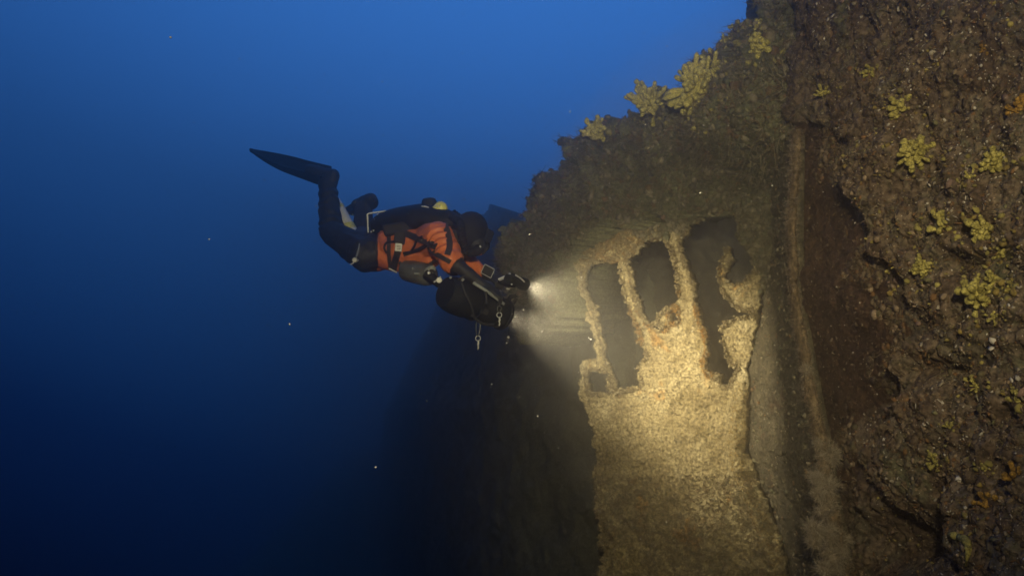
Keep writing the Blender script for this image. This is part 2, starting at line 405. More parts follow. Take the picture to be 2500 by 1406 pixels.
# --- upper mass: overgrown deck edge that slopes away to the left
UP = [(1848, -300), (1845, 0), (1838, 42), (1800, 52), (1782, 72), (1778, 100), (1745, 132), (1722, 160), (1690, 176), (1668, 215), (1648, 232), (1618, 236), (1560, 236), (1540, 290), (1525, 282), (1486, 300), (1450, 318), (1424, 352), (1388, 372), (1382, 408),
      (1335, 432), (1308, 442), (1306, 470), (1312, 500), (1288, 530), (1258, 562), (1238, 650), (1222, 770), (1290, 830), (1340, 800), (1375, 720), (1398, 640), (1425, 590), (1470, 556), (1530, 528), (1600, 520), (1660, 508), (1720, 488), (1790, 470), (1850, 470), (1905, 440), (1990, 430), (2100, 430), (2100, -300)]
def up_keep(p, px, py):
    return inpoly(px+fbm(p, 4, 4)*42+fbm(p, 16, 4)*20, py+fbm(p+5, 4, 4)*40+fbm(p+3, 16, 4)*20, UP)
def up_disp(p, u, v, px, py):
    return 0.03+lumps(p, 0.15, 0.07, 0.02)-1.15*sstep(1400, 1800, px)*sstep(300, 500, py)-0.2*sstep(1780, 1860, px)*sstep(352, 380, py)
upper = sheet('deck_edge', [(1240, -200, 7.6), (1240, 300, 7.4), (1180, 900, 7.4)], [(2010, -200, 4.75), (2010, 350, 4.6), (2010, 900, 4.6)], 420, 500, up_disp, M['upper'], wreck, up_keep, thick=0.7)

# --- higher structure behind the deck edge
def far_disp(p, u, v, px, py): return lumps(p, 0.18, 0.08, 0.02)
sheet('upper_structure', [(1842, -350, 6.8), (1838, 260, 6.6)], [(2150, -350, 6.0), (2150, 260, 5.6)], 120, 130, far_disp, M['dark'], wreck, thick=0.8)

# --- bulkhead with its openings
def Z(*q): return [(1380+x/2.8115, 500+y/2.8115) for x, y in q]
HOLES = [
 Z((128, 445), (225, 402), (330, 408), (362, 450), (385, 560), (400, 650), (430, 735), (480, 830), (520, 950), (545, 1050), (475, 1085), (490, 1150), (515, 1240), (440, 1265), (365, 1285), (345, 1285), (330, 1180), (292, 1080), (270, 970), (240, 850), (200, 700), (150, 600), (130, 500)),
 Z((150, 1140), (282, 1146), (290, 1285), (170, 1290)),
 Z((490, 290), (560, 245), (660, 250), (715, 300), (745, 380), (755, 520), (765, 620), (735, 650), (700, 690), (640, 750), (620, 800), (560, 810), (520, 740), (480, 620), (465, 500), (440, 420), (430, 360), (480, 330)),
 Z((740, 700), (770, 720), (760, 800), (735, 820), (720, 750)), Z((600, 832), (650, 822), (705, 852), (640, 850)),
 Z((800, 250), (850, 140), (950, 100), (1060, 40), (1150, 50), (1165, 110), (1195, 200), (1225, 270), (1250, 300), (1260, 350), (1300, 400), (1310, 450), (1250, 490), (1190, 520), (1150, 535), (1110, 510), (1120, 430), (1150, 380), (1130, 300), (1110, 270), (1080, 340), (1050, 420), (1035, 480), (1060, 560), (1080, 620), (1130, 690), (1215, 735), (1290, 735), (1260, 760), (1190, 765), (1120, 800), (1060, 830), (1045, 880), (1080, 990), (1110, 1080), (1140, 1130), (1180, 1085), (1150, 1200), (1120, 1250), (1080, 1240), (1060, 1150), (1030, 1180), (980, 1160), (955, 1090), (985, 980), (950, 860), (915, 760), (900, 640), (880, 520), (830, 400), (800, 300))]
OUTER = [(1403, 676), (1402, 650), (1410, 630), (1428, 608), (1455, 590), (1495, 574), (1540, 540), (1580, 480), (1900, 470)] + [(1900, 560), (1880, 640), (1868, 700), (1856, 770), (1842, 830), (1830, 900), (1826, 1000), (1824, 1100), (1842, 1150), (1860, 1200), (1885, 1250), (1905, 1310), (1930, 1390), (1960, 1600), (1490, 1600), (1482, 1406), (1470, 1290), (1448, 1200), (1452, 1100), (1436, 1010), (1412, 965), (1418, 940)] + Z((100, 1250), (100, 1065), (212, 1060), (215, 1100), (190, 920), (150, 790), (110, 620))
def bulk_keep(p, px, py):
    wx = px+fbm(p, 9, 3)*9+fbm(p, 34, 4)*10; wy = py+fbm(p+4, 9, 3)*9+fbm(p+8, 34, 4)*10
    k = inpoly(wx, wy, OUTER)
    for h in HOLES: k &= ~inpoly(wx, wy, h)
    return k
def rim(px, py):
    f = 0
    for dx, dy in ((9, 0), (-9, 0), (0, 9), (0, -9), (6, 6), (-6, 6), (6, -6), (-6, -6)):
        m = np.zeros(px.shape, bool)
        for h in HOLES: m |= inpoly(px+dx, py+dy, h)
        f = f+m
    return f/8.0
RIDGE = [(1812, 930), (1808, 1010), (1798, 1080), (1806, 1150), (1834, 1215), (1866, 1290), (1902, 1370), (1940, 1460)]
def ridge(px, py):
    r = np.array(RIDGE, float); c = np.interp(py, r[:, 1], r[:, 0]); return np.exp(-((px-c)/20)**2)*sstep(900, 980, py)
def bulk_disp(p, u, v, px, py):
    edge = sstep(1780, 1840, px)*0.05*(py < 1150)
    rub = sstep(1130, 1420, py+70*fbm(p, 3, 4))
    return 0.02*fbm(p, 4, 4)+0.016*(0.7-worley(p, 24))+0.008*fbm(p, 50, 3)+edge+rub*(0.12+lumps(p, 0.16, 0.08, 0.03))+0.09*ridge(px, py)*(1+0.5*fbm(p, 9, 3))+rim(px, py)*(0.045+0.05*fbm(p, 12, 3))+0.05*fbm(p, 1.6, 3)
bulk = sheet('bulkhead', [(1290, 440, 6.9), (1290, 1000, 6.6), (1290, 1500, 6.3)], [(1975, 440, 5.6), (1975, 1000, 5.55), (1975, 1500, 5.35)], 430, 620, bulk_disp, M['bulk'], wreck, bulk_keep, thick=0.09)

# torn plate that hangs inside the right opening
# --- return wall between the bulkhead and the flange
def ret_disp(p, u, v, px, py): return 0.03*fbm(p, 3, 4)+0.02*(0.7-worley(p, 14))+0.01*fbm(p, 40, 3)
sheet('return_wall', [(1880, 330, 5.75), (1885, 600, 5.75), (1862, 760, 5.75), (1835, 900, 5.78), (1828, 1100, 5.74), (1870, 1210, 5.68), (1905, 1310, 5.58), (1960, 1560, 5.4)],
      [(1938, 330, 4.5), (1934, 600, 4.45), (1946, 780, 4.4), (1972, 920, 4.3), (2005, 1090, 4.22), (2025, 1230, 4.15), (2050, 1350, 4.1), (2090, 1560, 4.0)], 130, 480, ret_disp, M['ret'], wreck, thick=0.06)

# --- flange: overgrown vertical edge
FL = [(1945, 318, 4.42), (1942, 400, 4.42), (1936, 480, 4.40), (1932, 560, 4.38), (1936, 680, 4.36), (1950, 790, 4.32), (1968, 900, 4.26), (1988, 1000, 4.20), (2006, 1090, 4.16), (2016, 1180, 4.12), (2032, 1260, 4.08), (2046, 1340, 4.05), (2066, 1430, 4.0), (2090, 1530, 3.95)]
fl = spline([P(*q) for q in FL], 260); seg = 14; fv = []; ff = []
for i, c in enumerate(fl):
    t = (fl[min(i+1, 260)]-fl[max(i-1, 0)]).normalized(); a = t.cross(Vector((0, 1, 0))).normalized(); b = a.cross(t)
    w = 0.020+0.012*(i/260)
    for k in range(seg):
        an = 2*math.pi*k/seg; fv.append(c+a*math.cos(an)*w+b*math.sin(an)*0.045)
for i in range(260):
    for k in range(seg): ff.append((i*seg+k, i*seg+(k+1) % seg, (i+1)*seg+(k+1) % seg, (i+1)*seg+k))
fa = np.array(fv); ctr = np.repeat(np.array(fl), seg, 0); rad = fa-ctr
fa = ctr+rad*(1+0.55*fbm(fa, 9, 4)+0.35*(0.6-worley(fa, 26)))[:, None]
me = bpy.data.meshes.new('flange'); me.from_pydata(fa.tolist(), [], ff+[tuple(range(seg))[::-1], tuple(260*seg+k for k in range(seg))]); me.update()
me.polygons.foreach_set('use_smooth', [True]*len(me.polygons))
flange = link('flange', me, wreck, (growth('crusted_flange', [(0.28, (0.05, 0.035, 0.02)), (0.5, (0.15, 0.105, 0.06)), (0.75, (0.24, 0.185, 0.12))], [(5, 0.6, (0.20, 0.09, 0.02), 0.6)], s1=9),))
SURF.append(dict(name='flange', pos=fa, nrm=rad/np.linalg.norm(rad, axis=1, keepdims=True), px=fa[:, 0]/fa[:, 1]*F+1250, py=703-fa[:, 2]/fa[:, 1]*F, q=None))

# --- dark flank that runs away below and behind the diver
FLANK = [(700, 640), (1100, 600), (1160, 545), (1172, 522), (1184, 512), (1195, 497), (1203, 505), (1214, 498), (1224, 514), (1229, 532), (1240, 541), (1250, 553), (1262, 560), (1300, 520), (1420, 480), (1600, 480), (1600, 1800), (700, 1800)]
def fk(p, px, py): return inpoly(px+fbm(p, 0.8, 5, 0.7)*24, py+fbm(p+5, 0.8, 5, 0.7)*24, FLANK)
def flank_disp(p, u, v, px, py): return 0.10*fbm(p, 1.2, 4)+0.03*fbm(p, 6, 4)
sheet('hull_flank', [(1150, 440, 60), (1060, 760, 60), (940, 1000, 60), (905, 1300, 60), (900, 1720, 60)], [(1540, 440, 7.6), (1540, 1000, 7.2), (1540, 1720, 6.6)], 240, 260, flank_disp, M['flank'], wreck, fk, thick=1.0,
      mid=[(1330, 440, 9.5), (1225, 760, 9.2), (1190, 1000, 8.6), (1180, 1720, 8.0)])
# --- back of the hollow behind the bulkhead
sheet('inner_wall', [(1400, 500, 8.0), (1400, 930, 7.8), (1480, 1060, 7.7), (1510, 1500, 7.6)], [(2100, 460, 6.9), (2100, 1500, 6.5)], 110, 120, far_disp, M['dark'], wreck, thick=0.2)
# --- lower hull that carries the wreck down to the sea floor
mb = MB()
def prism(pts, z0, z1):
    n = len(pts); vs = [(x, y, z0) for x, y in pts]+[(x, y, z1) for x, y in pts]
    mb.add(vs, [tuple(range(n))[::-1], tuple(n+k for k in range(n))]+[(k, (k+1) % n, n+(k+1) % n, n+k) for k in range(n)])
prism([(-1.4, 8.4), (0.6, 7.4), (1.0, 6.8), (1.9, 5.25), (1.75, 4.3), (2.3, 3.0), (3.6, 3.0), (4.2, 9.6), (-1.0, 10.0)], -13.2, -4.4)
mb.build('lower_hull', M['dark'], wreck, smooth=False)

# ------------------------------------------------------------------ growth on the wreck (nobody could count it)
BR = [(0.04, 0.028, 0.018), (0.12, 0.085, 0.052), (0.17, 0.125, 0.08), (0.10, 0.085, 0.045), (0.035, 0.024, 0.024), (0.26, 0.19, 0.13), (0.15, 0.075, 0.028)]
TAN = [(0.17, 0.132, 0.065), (0.20, 0.16, 0.085), (0.145, 0.108, 0.046), (0.26, 0.22, 0.13)]
PALE = [(0.40, 0.35, 0.29), (0.30, 0.26, 0.21), (0.55, 0.50, 0.45)]
bm = bmesh.new(); bmesh.ops.create_icosphere(bm, subdivisions=1, radius=1.0); ICO_V = np.array([v.co[:] for v in bm.verts]); ICO_F = np.array([[v.index for v in f.verts] for f in bm.faces]); bm.free()
class Stuff:
    def __init__(s): s.v = []; s.f = []; s.c = []; s.n = 0
    def blobs(s, pos, nrm, size, cols, flat=(0.45, 1.0), sink=0.15, elong=0.7):
        for p, n, r in zip(pos, nrm, size):
            z = Vector(n); x = z.orthogonal().normalized(); x.rotate(Matrix.Rotation(random.uniform(0, 6.28), 3, z)); y = z.cross(x)
            B = np.array([x*r*random.uniform(elong, 1.3), y*r*random.uniform(elong, 1.3), z*r*random.uniform(*flat)])
            vv = (ICO_V*(1+rng.normal(0, 0.17, (len(ICO_V), 1))))@B+p+np.array(n)*r*sink
            s.v.append(vv); s.f.append(ICO_F+s.n); s.n += len(vv)
            c = random.choice(cols); k = random.uniform(0.7, 1.25); s.c.append(np.tile(np.array([c[0]*k, c[1]*k, c[2]*k, 1]), (len(vv), 1)))
    def flakes(s, pos, nrm, size, cols, tilt=0.7):
        nn = np.array(nrm)+rng.normal(0, tilt, (len(nrm), 3)); nn /= np.linalg.norm(nn, axis=1, keepdims=True)
        s.blobs(pos, nn, size, cols, flat=(0.10, 0.22), sink=0.3, elong=0.5)
    def hairs(s, pos, nrm, length, cols, per=6, spread=0.9, w=0.0013):
        for p, n, ln in zip(pos, nrm, length):
            c = random.choice(cols); k = random.uniform(0.8, 1.3)
            for _ in range(per):
                d = Vector(n)+Vector(rng.normal(0, spread*0.6, 3)); d.normalize(); sd = d.orthogonal().normalized(); sd.rotate(Matrix.Rotation(random.uniform(0, 6.28), 3, d))
                bend = Vector(rng.normal(0, 0.35, 3)); l = ln*random.uniform(0.5, 1.2); vs = []
                for q in range(4):
                    t = q/3; cpt = Vector(p)+d*l*t+bend*l*t*t; ww = w*(1-0.75*t); vs += [cpt+sd*ww, cpt-sd*ww]
                s.v.append(np.array(vs)); s.f.append(np.array([(0, 1, 3), (0, 3, 2), (2, 3, 5), (2, 5, 4), (4, 5, 7), (4, 7, 6)])+s.n); s.n += 8
                s.c.append(np.tile(np.array([c[0]*k, c[1]*k, c[2]*k, 1]), (8, 1)))
    def build(s, name, parent=None, mat=None):
        v = np.concatenate(s.v); f = np.concatenate(s.f); c = np.concatenate(s.c)
        me = bpy.data.meshes.new(name); me.vertices.add(len(v)); me.vertices.foreach_set('co', v.ravel())
        me.loops.add(f.size); me.loops.foreach_set('vertex_index', f.ravel()); me.polygons.add(len(f)); me.polygons.foreach_set('loop_start', np.arange(len(f))*3)
        me.polygons.foreach_set('use_smooth', np.ones(len(f), bool)); me.update(calc_edges=True)
        a = me.color_attributes.new('tint', 'FLOAT_COLOR', 'POINT'); a.data.foreach_set('color', c.ravel().astype(np.float32))
        o = link(name, me, parent, (mat or M['tint'],)); o['kind'] = 'stuff'; return o
def surf(n): return next(s_ for s_ in SURF if s_['name'] == n)
def pick(s_, n, cond=None):
    ok = (s_['px'] < 2560) & (s_['py'] > -40) & (s_['py'] < 1450)
    if cond is not None: ok &= cond(s_['px'], s_['py'], s_['pos'])
    idx = np.nonzero(ok)[0]; i = rng.choice(idx, min(n, len(idx)), replace=False); return s_['pos'][i], s_['nrm'][i]
def sizes(n, lo, hi): return lo+(hi-lo)*rng.random(n)**3

SP = [(1718, 218, 58, 46, 'largest yellow finger sponge, a dense round head on the deck edge against blue water'),
      (1738, 150, 26, 4, 'few upright yellow sponge lobes just above the largest round sponge head'),
      (1590, 250, 44, 30, 'dull olive finger sponge on the silhouette, down the slope from the largest sponge'),
      (1638, 240, 18, 5, 'small olive sponge tuft tucked between the two big sponge heads on the slope'),
      (1455, 322, 30, 14, 'faded sponge clump at the lowest left step of the deck edge silhouette'),
      (1853, 55, 16, 3, 'single upright sponge finger at the top of the silhouette beside the dark upper structure'),
      (1852, 112, 30, 12, 'bright yellow twisted sponge hanging under the upright finger near the top edge'),
      (1784, 60, 14, 4, 'small pale sponge knob at the blue water corner of the top ledge'),
      (1772, 95, 14, 5, 'tiny sponge cluster on the ledge just under the pale knob'),
      (2013, 228, 19, 9, 'small flat yellow sponge fan on dark crust left of the wreck face'),
      (2126, 172, 18, 7, 'forked yellow sponge with two prongs in the upper crust'),
      (2200, 262, 28, 9, 'slanted row of narrow yellow sponge fingers in the upper right crust'),
      (2238, 372, 36, 24, 'broad triangular yellow sponge plate of packed lobes in the middle of the upper crust'),
      (2424, 396, 30, 18, 'bushy yellow sponge of short rounded knobs near the right side, above the others'),
      (2368, 432, 14, 4, 'little yellow sponge bud left below the bushy knobbed sponge'),
      (2408, 558, 36, 20, 'bright cluster of round yellow sponge knobs at mid height near the right side'),
      (2446, 615, 20, 6, 'drooping chain of yellow sponge beads under the cluster of round knobs'),
      (2302, 545, 30, 7, 'scattered yellow sponge fingers left of the cluster of round knobs'),
      (2262, 660, 26, 22, 'frilly ochre sponge cushion with a branching surface beside a dark hollow'),
      (2388, 716, 40, 22, 'large wedge of slanted yellow sponge lobes right below the frilly cushion'),
      (2430, 684, 26, 6, 'long slanted sponge fingers just above the large wedge of lobes'),
      (2472, 706, 16, 5, 'pair of small sponge buds right of the slanted fingers at the frame side'),
      (2426, 770, 16, 4, 'pale teardrop sponge under the large wedge of lobes'),
      (2322, 1042, 14, 6, 'small leaf-shaped yellow sponge standing alone in the dark lower crust, the upper of two'),
      (2284, 1124, 20, 8, 'upright leafy yellow sponge low on the wreck, the bigger of two in the dark crust'),
      (2406, 1140, 12, 4, 'tiny pointed yellow sponge right of the upright leafy one'),
      (2384, 940, 16, 6, 'curled yellow sponge sliver in the middle of the dark right crust'),
      (2486, 975, 24, 9, 'yellow sponge tuft cut by the right frame side in the lower crust')]

st = Stuff(); h = surf('hull_side'); onlip = lambda px, py, p: lip_mask(p, px, py) > 0.6
p, n = pick(h, 4600, onlip); st.blobs(p, n, sizes(len(p), 0.003, 0.016), BR, flat=(0.3, 0.8), sink=0.0, elong=0.4)
p, n = pick(h, 700, lambda px, py, p: (lip_mask(p, px, py) > 0.6) & (fbm(p, 3, 3) > 0.1)); st.blobs(p, n, sizes(len(p), 0.002, 0.009), PALE, flat=(0.3, 0.7))
p, n = pick(h, 500); st.blobs(p, n, sizes(len(p), 0.002, 0.006), PALE, flat=(0.5, 1.0))
p, n = pick(h, 2400, onlip); st.flakes(p, n, sizes(len(p), 0.003, 0.017), BR+[(0.20, 0.13, 0.11), (0.24, 0.20, 0.15), (0.17, 0.16, 0.08)])
p, n = pick(h, 500, lambda px, py, p: (lip_mask(p, px, py) > 0.6) & (fbm(p+3, 2, 3) > 0.05)); st.flakes(p, n, sizes(len(p), 0.005, 0.016), PALE)
p, n = pick(h, 330, lambda px, py, p: (lip_mask(p, px, py) > 0.6) & (fbm(p+7, 2.4, 3) > 0.08)); st.blobs(p, n, sizes(len(p), 0.004, 0.013), [(0.27, 0.22, 0.06), (0.33, 0.27, 0.08), (0.24, 0.17, 0.04)], flat=(0.6, 1.8), elong=0.35)
p, n = pick(h, 7500, onlip); st.hairs(p, n, sizes(len(p), 0.006, 0.022), BR, per=6, w=0.0015)
bare_ = lambda px, py, p: (lip_mask(p, px, py) < 0.4)
p, n = pick(h, 1200, bare_); st.flakes(p, n, sizes(len(p), 0.003, 0.014), [(0.07, 0.04, 0.025), (0.12, 0.07, 0.04), (0.16, 0.12, 0.08)])
p, n = pick(h, 2200, bare_); st.hairs(p, n, sizes(len(p), 0.006, 0.02), [(0.08, 0.05, 0.03), (0.12, 0.08, 0.05)], per=5, w=0.0014)
YB = [(0.22, 0.185, 0.05), (0.28, 0.24, 0.07), (0.19, 0.14, 0.035)]
for q in SP:
    if q[0] > 1950:
        p, n = pick(h, int(6+q[2]*0.6), lambda px, py, p_: ((px-q[0])/1.5)**2+(py-q[1])**2 < (1.7*q[2])**2); st.blobs(p, n, sizes(len(p), 0.005, 0.016), YB, flat=(0.6, 1.7), elong=0.4)
edge = lambda px, py, p: (lip_mask(p, px, py) < 0.6) & (fbm(p+11, 5, 3) > 0.02) & (lip_mask(p, px+45, py-20) > 0.3)
p, n = pick(h, 1800, edge); st.blobs(p, n, sizes(len(p), 0.004, 0.022), BR, flat=(0.3, 0.8)); st.hairs(p, n, sizes(len(p), 0.008, 0.03), BR, per=5, w=0.0016)
st.build('encrusting_growth', wreck)
st = Stuff(); h = surf('deck_edge')
OL = [(0.11, 0.10, 0.06), (0.17, 0.155, 0.09), (0.23, 0.2, 0.13), (0.12, 0.13, 0.075), (0.18, 0.11, 0.05), (0.29, 0.25, 0.17)]
p, n = pick(h, 1800); st.blobs(p, n, sizes(len(p), 0.008, 0.036), OL, flat=(0.4, 0.8), sink=-0.1)
p, n = pick(h, 3000); st.flakes(p, n, sizes(len(p), 0.005, 0.026), OL+[(0.20, 0.12, 0.07), (0.22, 0.2, 0.15)])
p, n = pick(h, 700); st.blobs(p, n, sizes(len(p), 0.003, 0.009), PALE+TAN, flat=(0.4, 0.9))
p, n = pick(h, 6500); st.hairs(p, n, sizes(len(p), 0.015, 0.09), OL, per=6, w=0.0028)
for q in SP:
    if q[0] < 1950:
        p, n = pick(h, int(8+q[2]*0.6), lambda px, py, p_: ((px-q[0])/1.5)**2+(py-q[1]-10)**2 < (1.7*q[2])**2); st.blobs(p, n, sizes(len(p), 0.008, 0.026), [(0.40, 0.35, 0.10), (0.32, 0.28, 0.09)], flat=(0.7, 1.8), elong=0.4)
st.build('encrusting_growth', wreck)
st = Stuff(); h = surf('bulkhead')
p, n = pick(h, 5200, lambda px, py, p: (py+60*fbm(p, 4, 3) < 590-0.25*np.abs(px-1560)*(px < 1560)) & (px+60*fbm(p+3, 4, 3) > 1500)); st.hairs(p, n, sizes(len(p), 0.008, 0.04), OL[:4], per=6, w=0.0022); st.blobs(p[:2500], n[:2500], sizes(2500, 0.005, 0.03), OL[:4], flat=(0.3, 0.8))
p, n = pick(h, 1800, lambda px, py, p: (px+50*fbm(p+3, 5, 3) > 1855) & (py < 900)); st.hairs(p, n, sizes(len(p), 0.008, 0.04), OL[:4], per=6, w=0.0022); st.blobs(p, n, sizes(len(p), 0.005, 0.03), OL[:4], flat=(0.3, 0.8))
RUSTY = [(0.40, 0.19, 0.03), (0.30, 0.15, 0.03), (0.44, 0.26, 0.06)]
p, n = pick(h, 1500, lambda px, py, p: (rim(px, py) > 0.1) & (px > 1500)&(px < 1740) & (fbm(p, 3, 3) > -0.1) & (py > 700)); st.hairs(p, n, sizes(len(p), 0.006, 0.022), RUSTY, per=6, w=0.002)
p, n = pick(h, 900, lambda px, py, p: ridge(px, py) > 0.35); st.hairs(p, n, sizes(len(p), 0.006, 0.02), [(0.52, 0.37, 0.12), (0.46, 0.34, 0.13), (0.44, 0.27, 0.07)], per=5, w=0.0014)
p, n = pick(h, 1600, lambda px, py, p: (py < 640) & (px < 1620)); st.hairs(p, n, sizes(len(p), 0.01, 0.035), RUSTY+TAN+TAN, per=6, w=0.0016)
p, n = pick(h, 1800, lambda px, py, p: py < 1000); st.flakes(p, n, sizes(len(p), 0.003, 0.010), [(0.5, 0.43, 0.28), (0.09, 0.07, 0.03)])
p, n = pick(h, 2600, lambda px, py, p: rim(px, py) > 0.08); st.hairs(p, n, sizes(len(p), 0.008, 0.03), TAN, per=6, w=0.0016); st.blobs(p, n, sizes(len(p), 0.004, 0.014), TAN)
p, n = pick(h, 1600, lambda px, py, p: py < 1220); st.blobs(p, n, sizes(len(p), 0.002, 0.007), TAN, flat=(0.3, 0.6))
p, n = pick(h, 5000, lambda px, py, p: py > 1160); st.hairs(p, n, sizes(len(p), 0.012, 0.045), TAN[:3]+OL[2:], per=6, w=0.0022)
p, n = pick(h, 5200); st.hairs(p, n, sizes(len(p), 0.004, 0.016), TAN, per=5, w=0.0010)
st.build('encrusting_growth', wreck)
st = Stuff(); h = surf('flange'); FLC = [(0.20, 0.15, 0.10), (0.26, 0.20, 0.14), (0.16, 0.12, 0.07), (0.30, 0.25, 0.19)]
p, n = pick(h, 2200); st.hairs(p, n, sizes(len(p), 0.010, 0.034), FLC, per=8, w=0.0010)
CLUMPS = [(1968, 900, 4.22, 0.025), (1990, 1165, 4.1, 0.030)]
for bx, by, k, sx in ((2010, 1205, 5, 16), (2012, 1318, 9, 24), (2030, 1100, 3, 10), (2045, 1375, 3, 12)):
    for _ in range(k): CLUMPS.append((bx+rng.normal(0, sx)-6, by+rng.normal(0, sx*1.3), 4.13-0.0006*(by-1100)+rng.normal(0, 0.02), 0.022+0.026*rng.random()))
for cx, cy, d, r in CLUMPS:
    q = rng.normal(0, 1, (150, 3)); q /= np.linalg.norm(q, axis=1, keepdims=True); c = np.array(P(cx, cy, d))
    CL = [(0.42, 0.36, 0.28), (0.34, 0.29, 0.22), (0.26, 0.21, 0.15)]; st.blobs([c], [np.array((-0.3, -0.9, 0.1))], [r*0.7], CL[2:], flat=(0.8, 1.0)); st.hairs(c+q*r*0.5, q, r*rng.uniform(0.4, 1.3, 150), CL, per=6, w=0.0012)
h = surf('return_wall'); p, n = pick(h, 1500); st.blobs(p, n, sizes(len(p), 0.004, 0.016), OL); p, n = pick(h, 1600); st.hairs(p, n, sizes(len(p), 0.01, 0.03), OL, per=4)
st.build('encrusting_growth', wreck)

# ------------------------------------------------------------------ sponges, each a thing of its own
bpy.context.view_layer.update()
def bvh_of(names):
    vs = []; fs = []
    for s_ in SURF:
        if s_['name'] in names and s_['q'] is not None:
            b = len(vs); vs += s_['pos'].tolist(); fs += (s_['q']+b).tolist()
    return BVHTree.FromPolygons(vs, fs)
BVH = bvh_of(('hull_side', 'deck_edge', 'bulkhead'))
def sponge(px, py, rpx, lobes, label, mat='sponge', kind='finger', tilt=(0, 0), name='yellow_sponge'):
    lobes = int(lobes*1.5)
    hit, nrm, _, _ = BVH.ray_cast(Vector((0, 0, 0)), P(px, py, 1).normalized())
    if hit is None:
        b_ = min((((s_['px'][i]-px)**2+(s_['py'][i]-py)**2, s_['pos'][i], s_['nrm'][i]) for s_ in SURF if s_['name'] in ('hull_side', 'deck_edge') for i in (int(((s_['px']-px)**2+(s_['py']-py)**2).argmin()),)), key=lambda t: t[0])
        hit, nrm = Vector(b_[1]), Vector(b_[2])
    if nrm.dot(hit) > 0: nrm = -nrm
    nrm = (nrm.normalized()*0.6-hit.normalized()*0.6+Vector((tilt[0], 0, tilt[1]))).normalized()
    r = 1.2*rpx*hit.y/F; hit = hit+nrm*r*(0.3 if lobes > 24 else 0.12); x = nrm.orthogonal().normalized(); y = nrm.cross(x); mb = MB(); rs = random.Random(int(px*7+py))
    mb.ball(hit, 0, 18, 0, (x*r*0.60, y*r*0.60, nrm*r*0.42)) if lobes >= 16 else mb.ball(hit, 0, 14, 0, (x*r*0.4, y*r*0.3, nrm*r*0.15))
    T = Vector((rs.uniform(-.5, .2), 0, rs.uniform(.1, .5)))
    x = x*rs.uniform(0.75, 1.0); y = y*rs.uniform(0.75, 1.15); gap = rs.uniform(0, 6.28); gw = rs.uniform(0.3, 0.7)
    for k in range(lobes):
        a = k*2.399+rs.uniform(-.5, .5)
        if abs((a-gap+3.1416) % 6.2832-3.1416) < gw and k > lobes*0.35: continue
        th = math.acos(1-0.92*(k+0.5)/lobes)+rs.uniform(-.12, .12)
        rd = x*math.cos(a)+y*math.sin(a)
        if lobes < 16: base = hit+rd*r*rs.uniform(0.15, 0.75)*(math.sin(th)**0.5); ln = r*rs.uniform(0.4, 0.75)
        else: base = hit+rd*r*0.56*math.sin(th)+nrm*r*0.36*math.cos(th); ln = r*rs.uniform(0.22, 0.66)
        if lobes >= 10 and k > lobes*0.78: base = hit+rd*r*rs.uniform(0.5, 0.95)-nrm*r*0.08; ln = r*rs.uniform(0.3, 0.5); th = min(1.5, th*1.2)      # stragglers round the clump
        dr = (rd*math.sin(th)+nrm*math.cos(th)*0.8+T+Vector((rs.uniform(-.18, .18), 0, rs.uniform(-.18, .18)))).normalized()
        w = r*(rs.uniform(0.075, 0.125) if lobes > 40 else rs.uniform(0.11, 0.19) if lobes >= 16 else rs.uniform(0.12, 0.24)); bend = Vector((rs.uniform(-.4, .4), rs.uniform(-.2, .2), rs.uniform(-.2, .4)))*ln*0.6
        pts = [base+dr*ln*t+bend*t*t for t in (-0.15, 0.2, 0.45, 0.7, 0.88, 0.97, 1.0)]
        fl_ = dr.orthogonal().normalized(); fl_.rotate(Matrix.Rotation(rs.uniform(0, 6.28), 3, dr))
        mb.tube(pts, [w*0.7, w*0.8, w*rs.uniform(0.9, 1.1), w*rs.uniform(1.05, 1.35), w*1.05, w*0.62, w*0.08], 10, flat=(fl_, rs.uniform(0.65, 0.95)))
    o = link(name, mb.mesh(name), None, (M[mat],)); return tag(o, label, 'sponge', 'sponges growing on the wreck')
for q in SP: sponge(*q, mat='ridge' if q[0] < 1900 else 'sponge')
for q in [(2488, 270, 26, 9, 'amber sponge lump cut by the right frame side, beneath the upper corner'), (2402, 122, 15, 4, 'thin orange sponge smear in the upper right crust'),
          (2475, 1160, 24, 6, 'orange sponge patch near the right frame side low on the wreck'), (2410, 1228, 26, 7, 'dull orange sponge cushion beside pale shells in the lower right')]:
    sponge(*q, mat='amber', name='amber_sponge')
# the bent sponge strip on the smooth plate low right
pts = []
for px, py in ((2300, 1312), (2322, 1306), (2345, 1312), (2360, 1322), (2364, 1345), (2360, 1365), (2358, 1380)):
    hit = BVH.ray_cast(Vector((0, 0, 0)), P(px, py, 1).normalized())[0]; pts.append((hit or P(px, py, 2.9))*0.994)
mb = MB(); sp = spline(pts, 30); mb.tube(sp, [0.004+0.010*math.sin(math.pi*min(1, i/30+0.12))*(1+0.3*math.sin(i*2.1)) for i in range(31)], 12)
tag(link('yellow_sponge', mb.mesh('yellow_sponge'), None, (M['sponge'],)), 'hook-shaped yellow sponge strip on the smooth plate at the bottom right', 'sponge', 'sponges growing on the wreck')

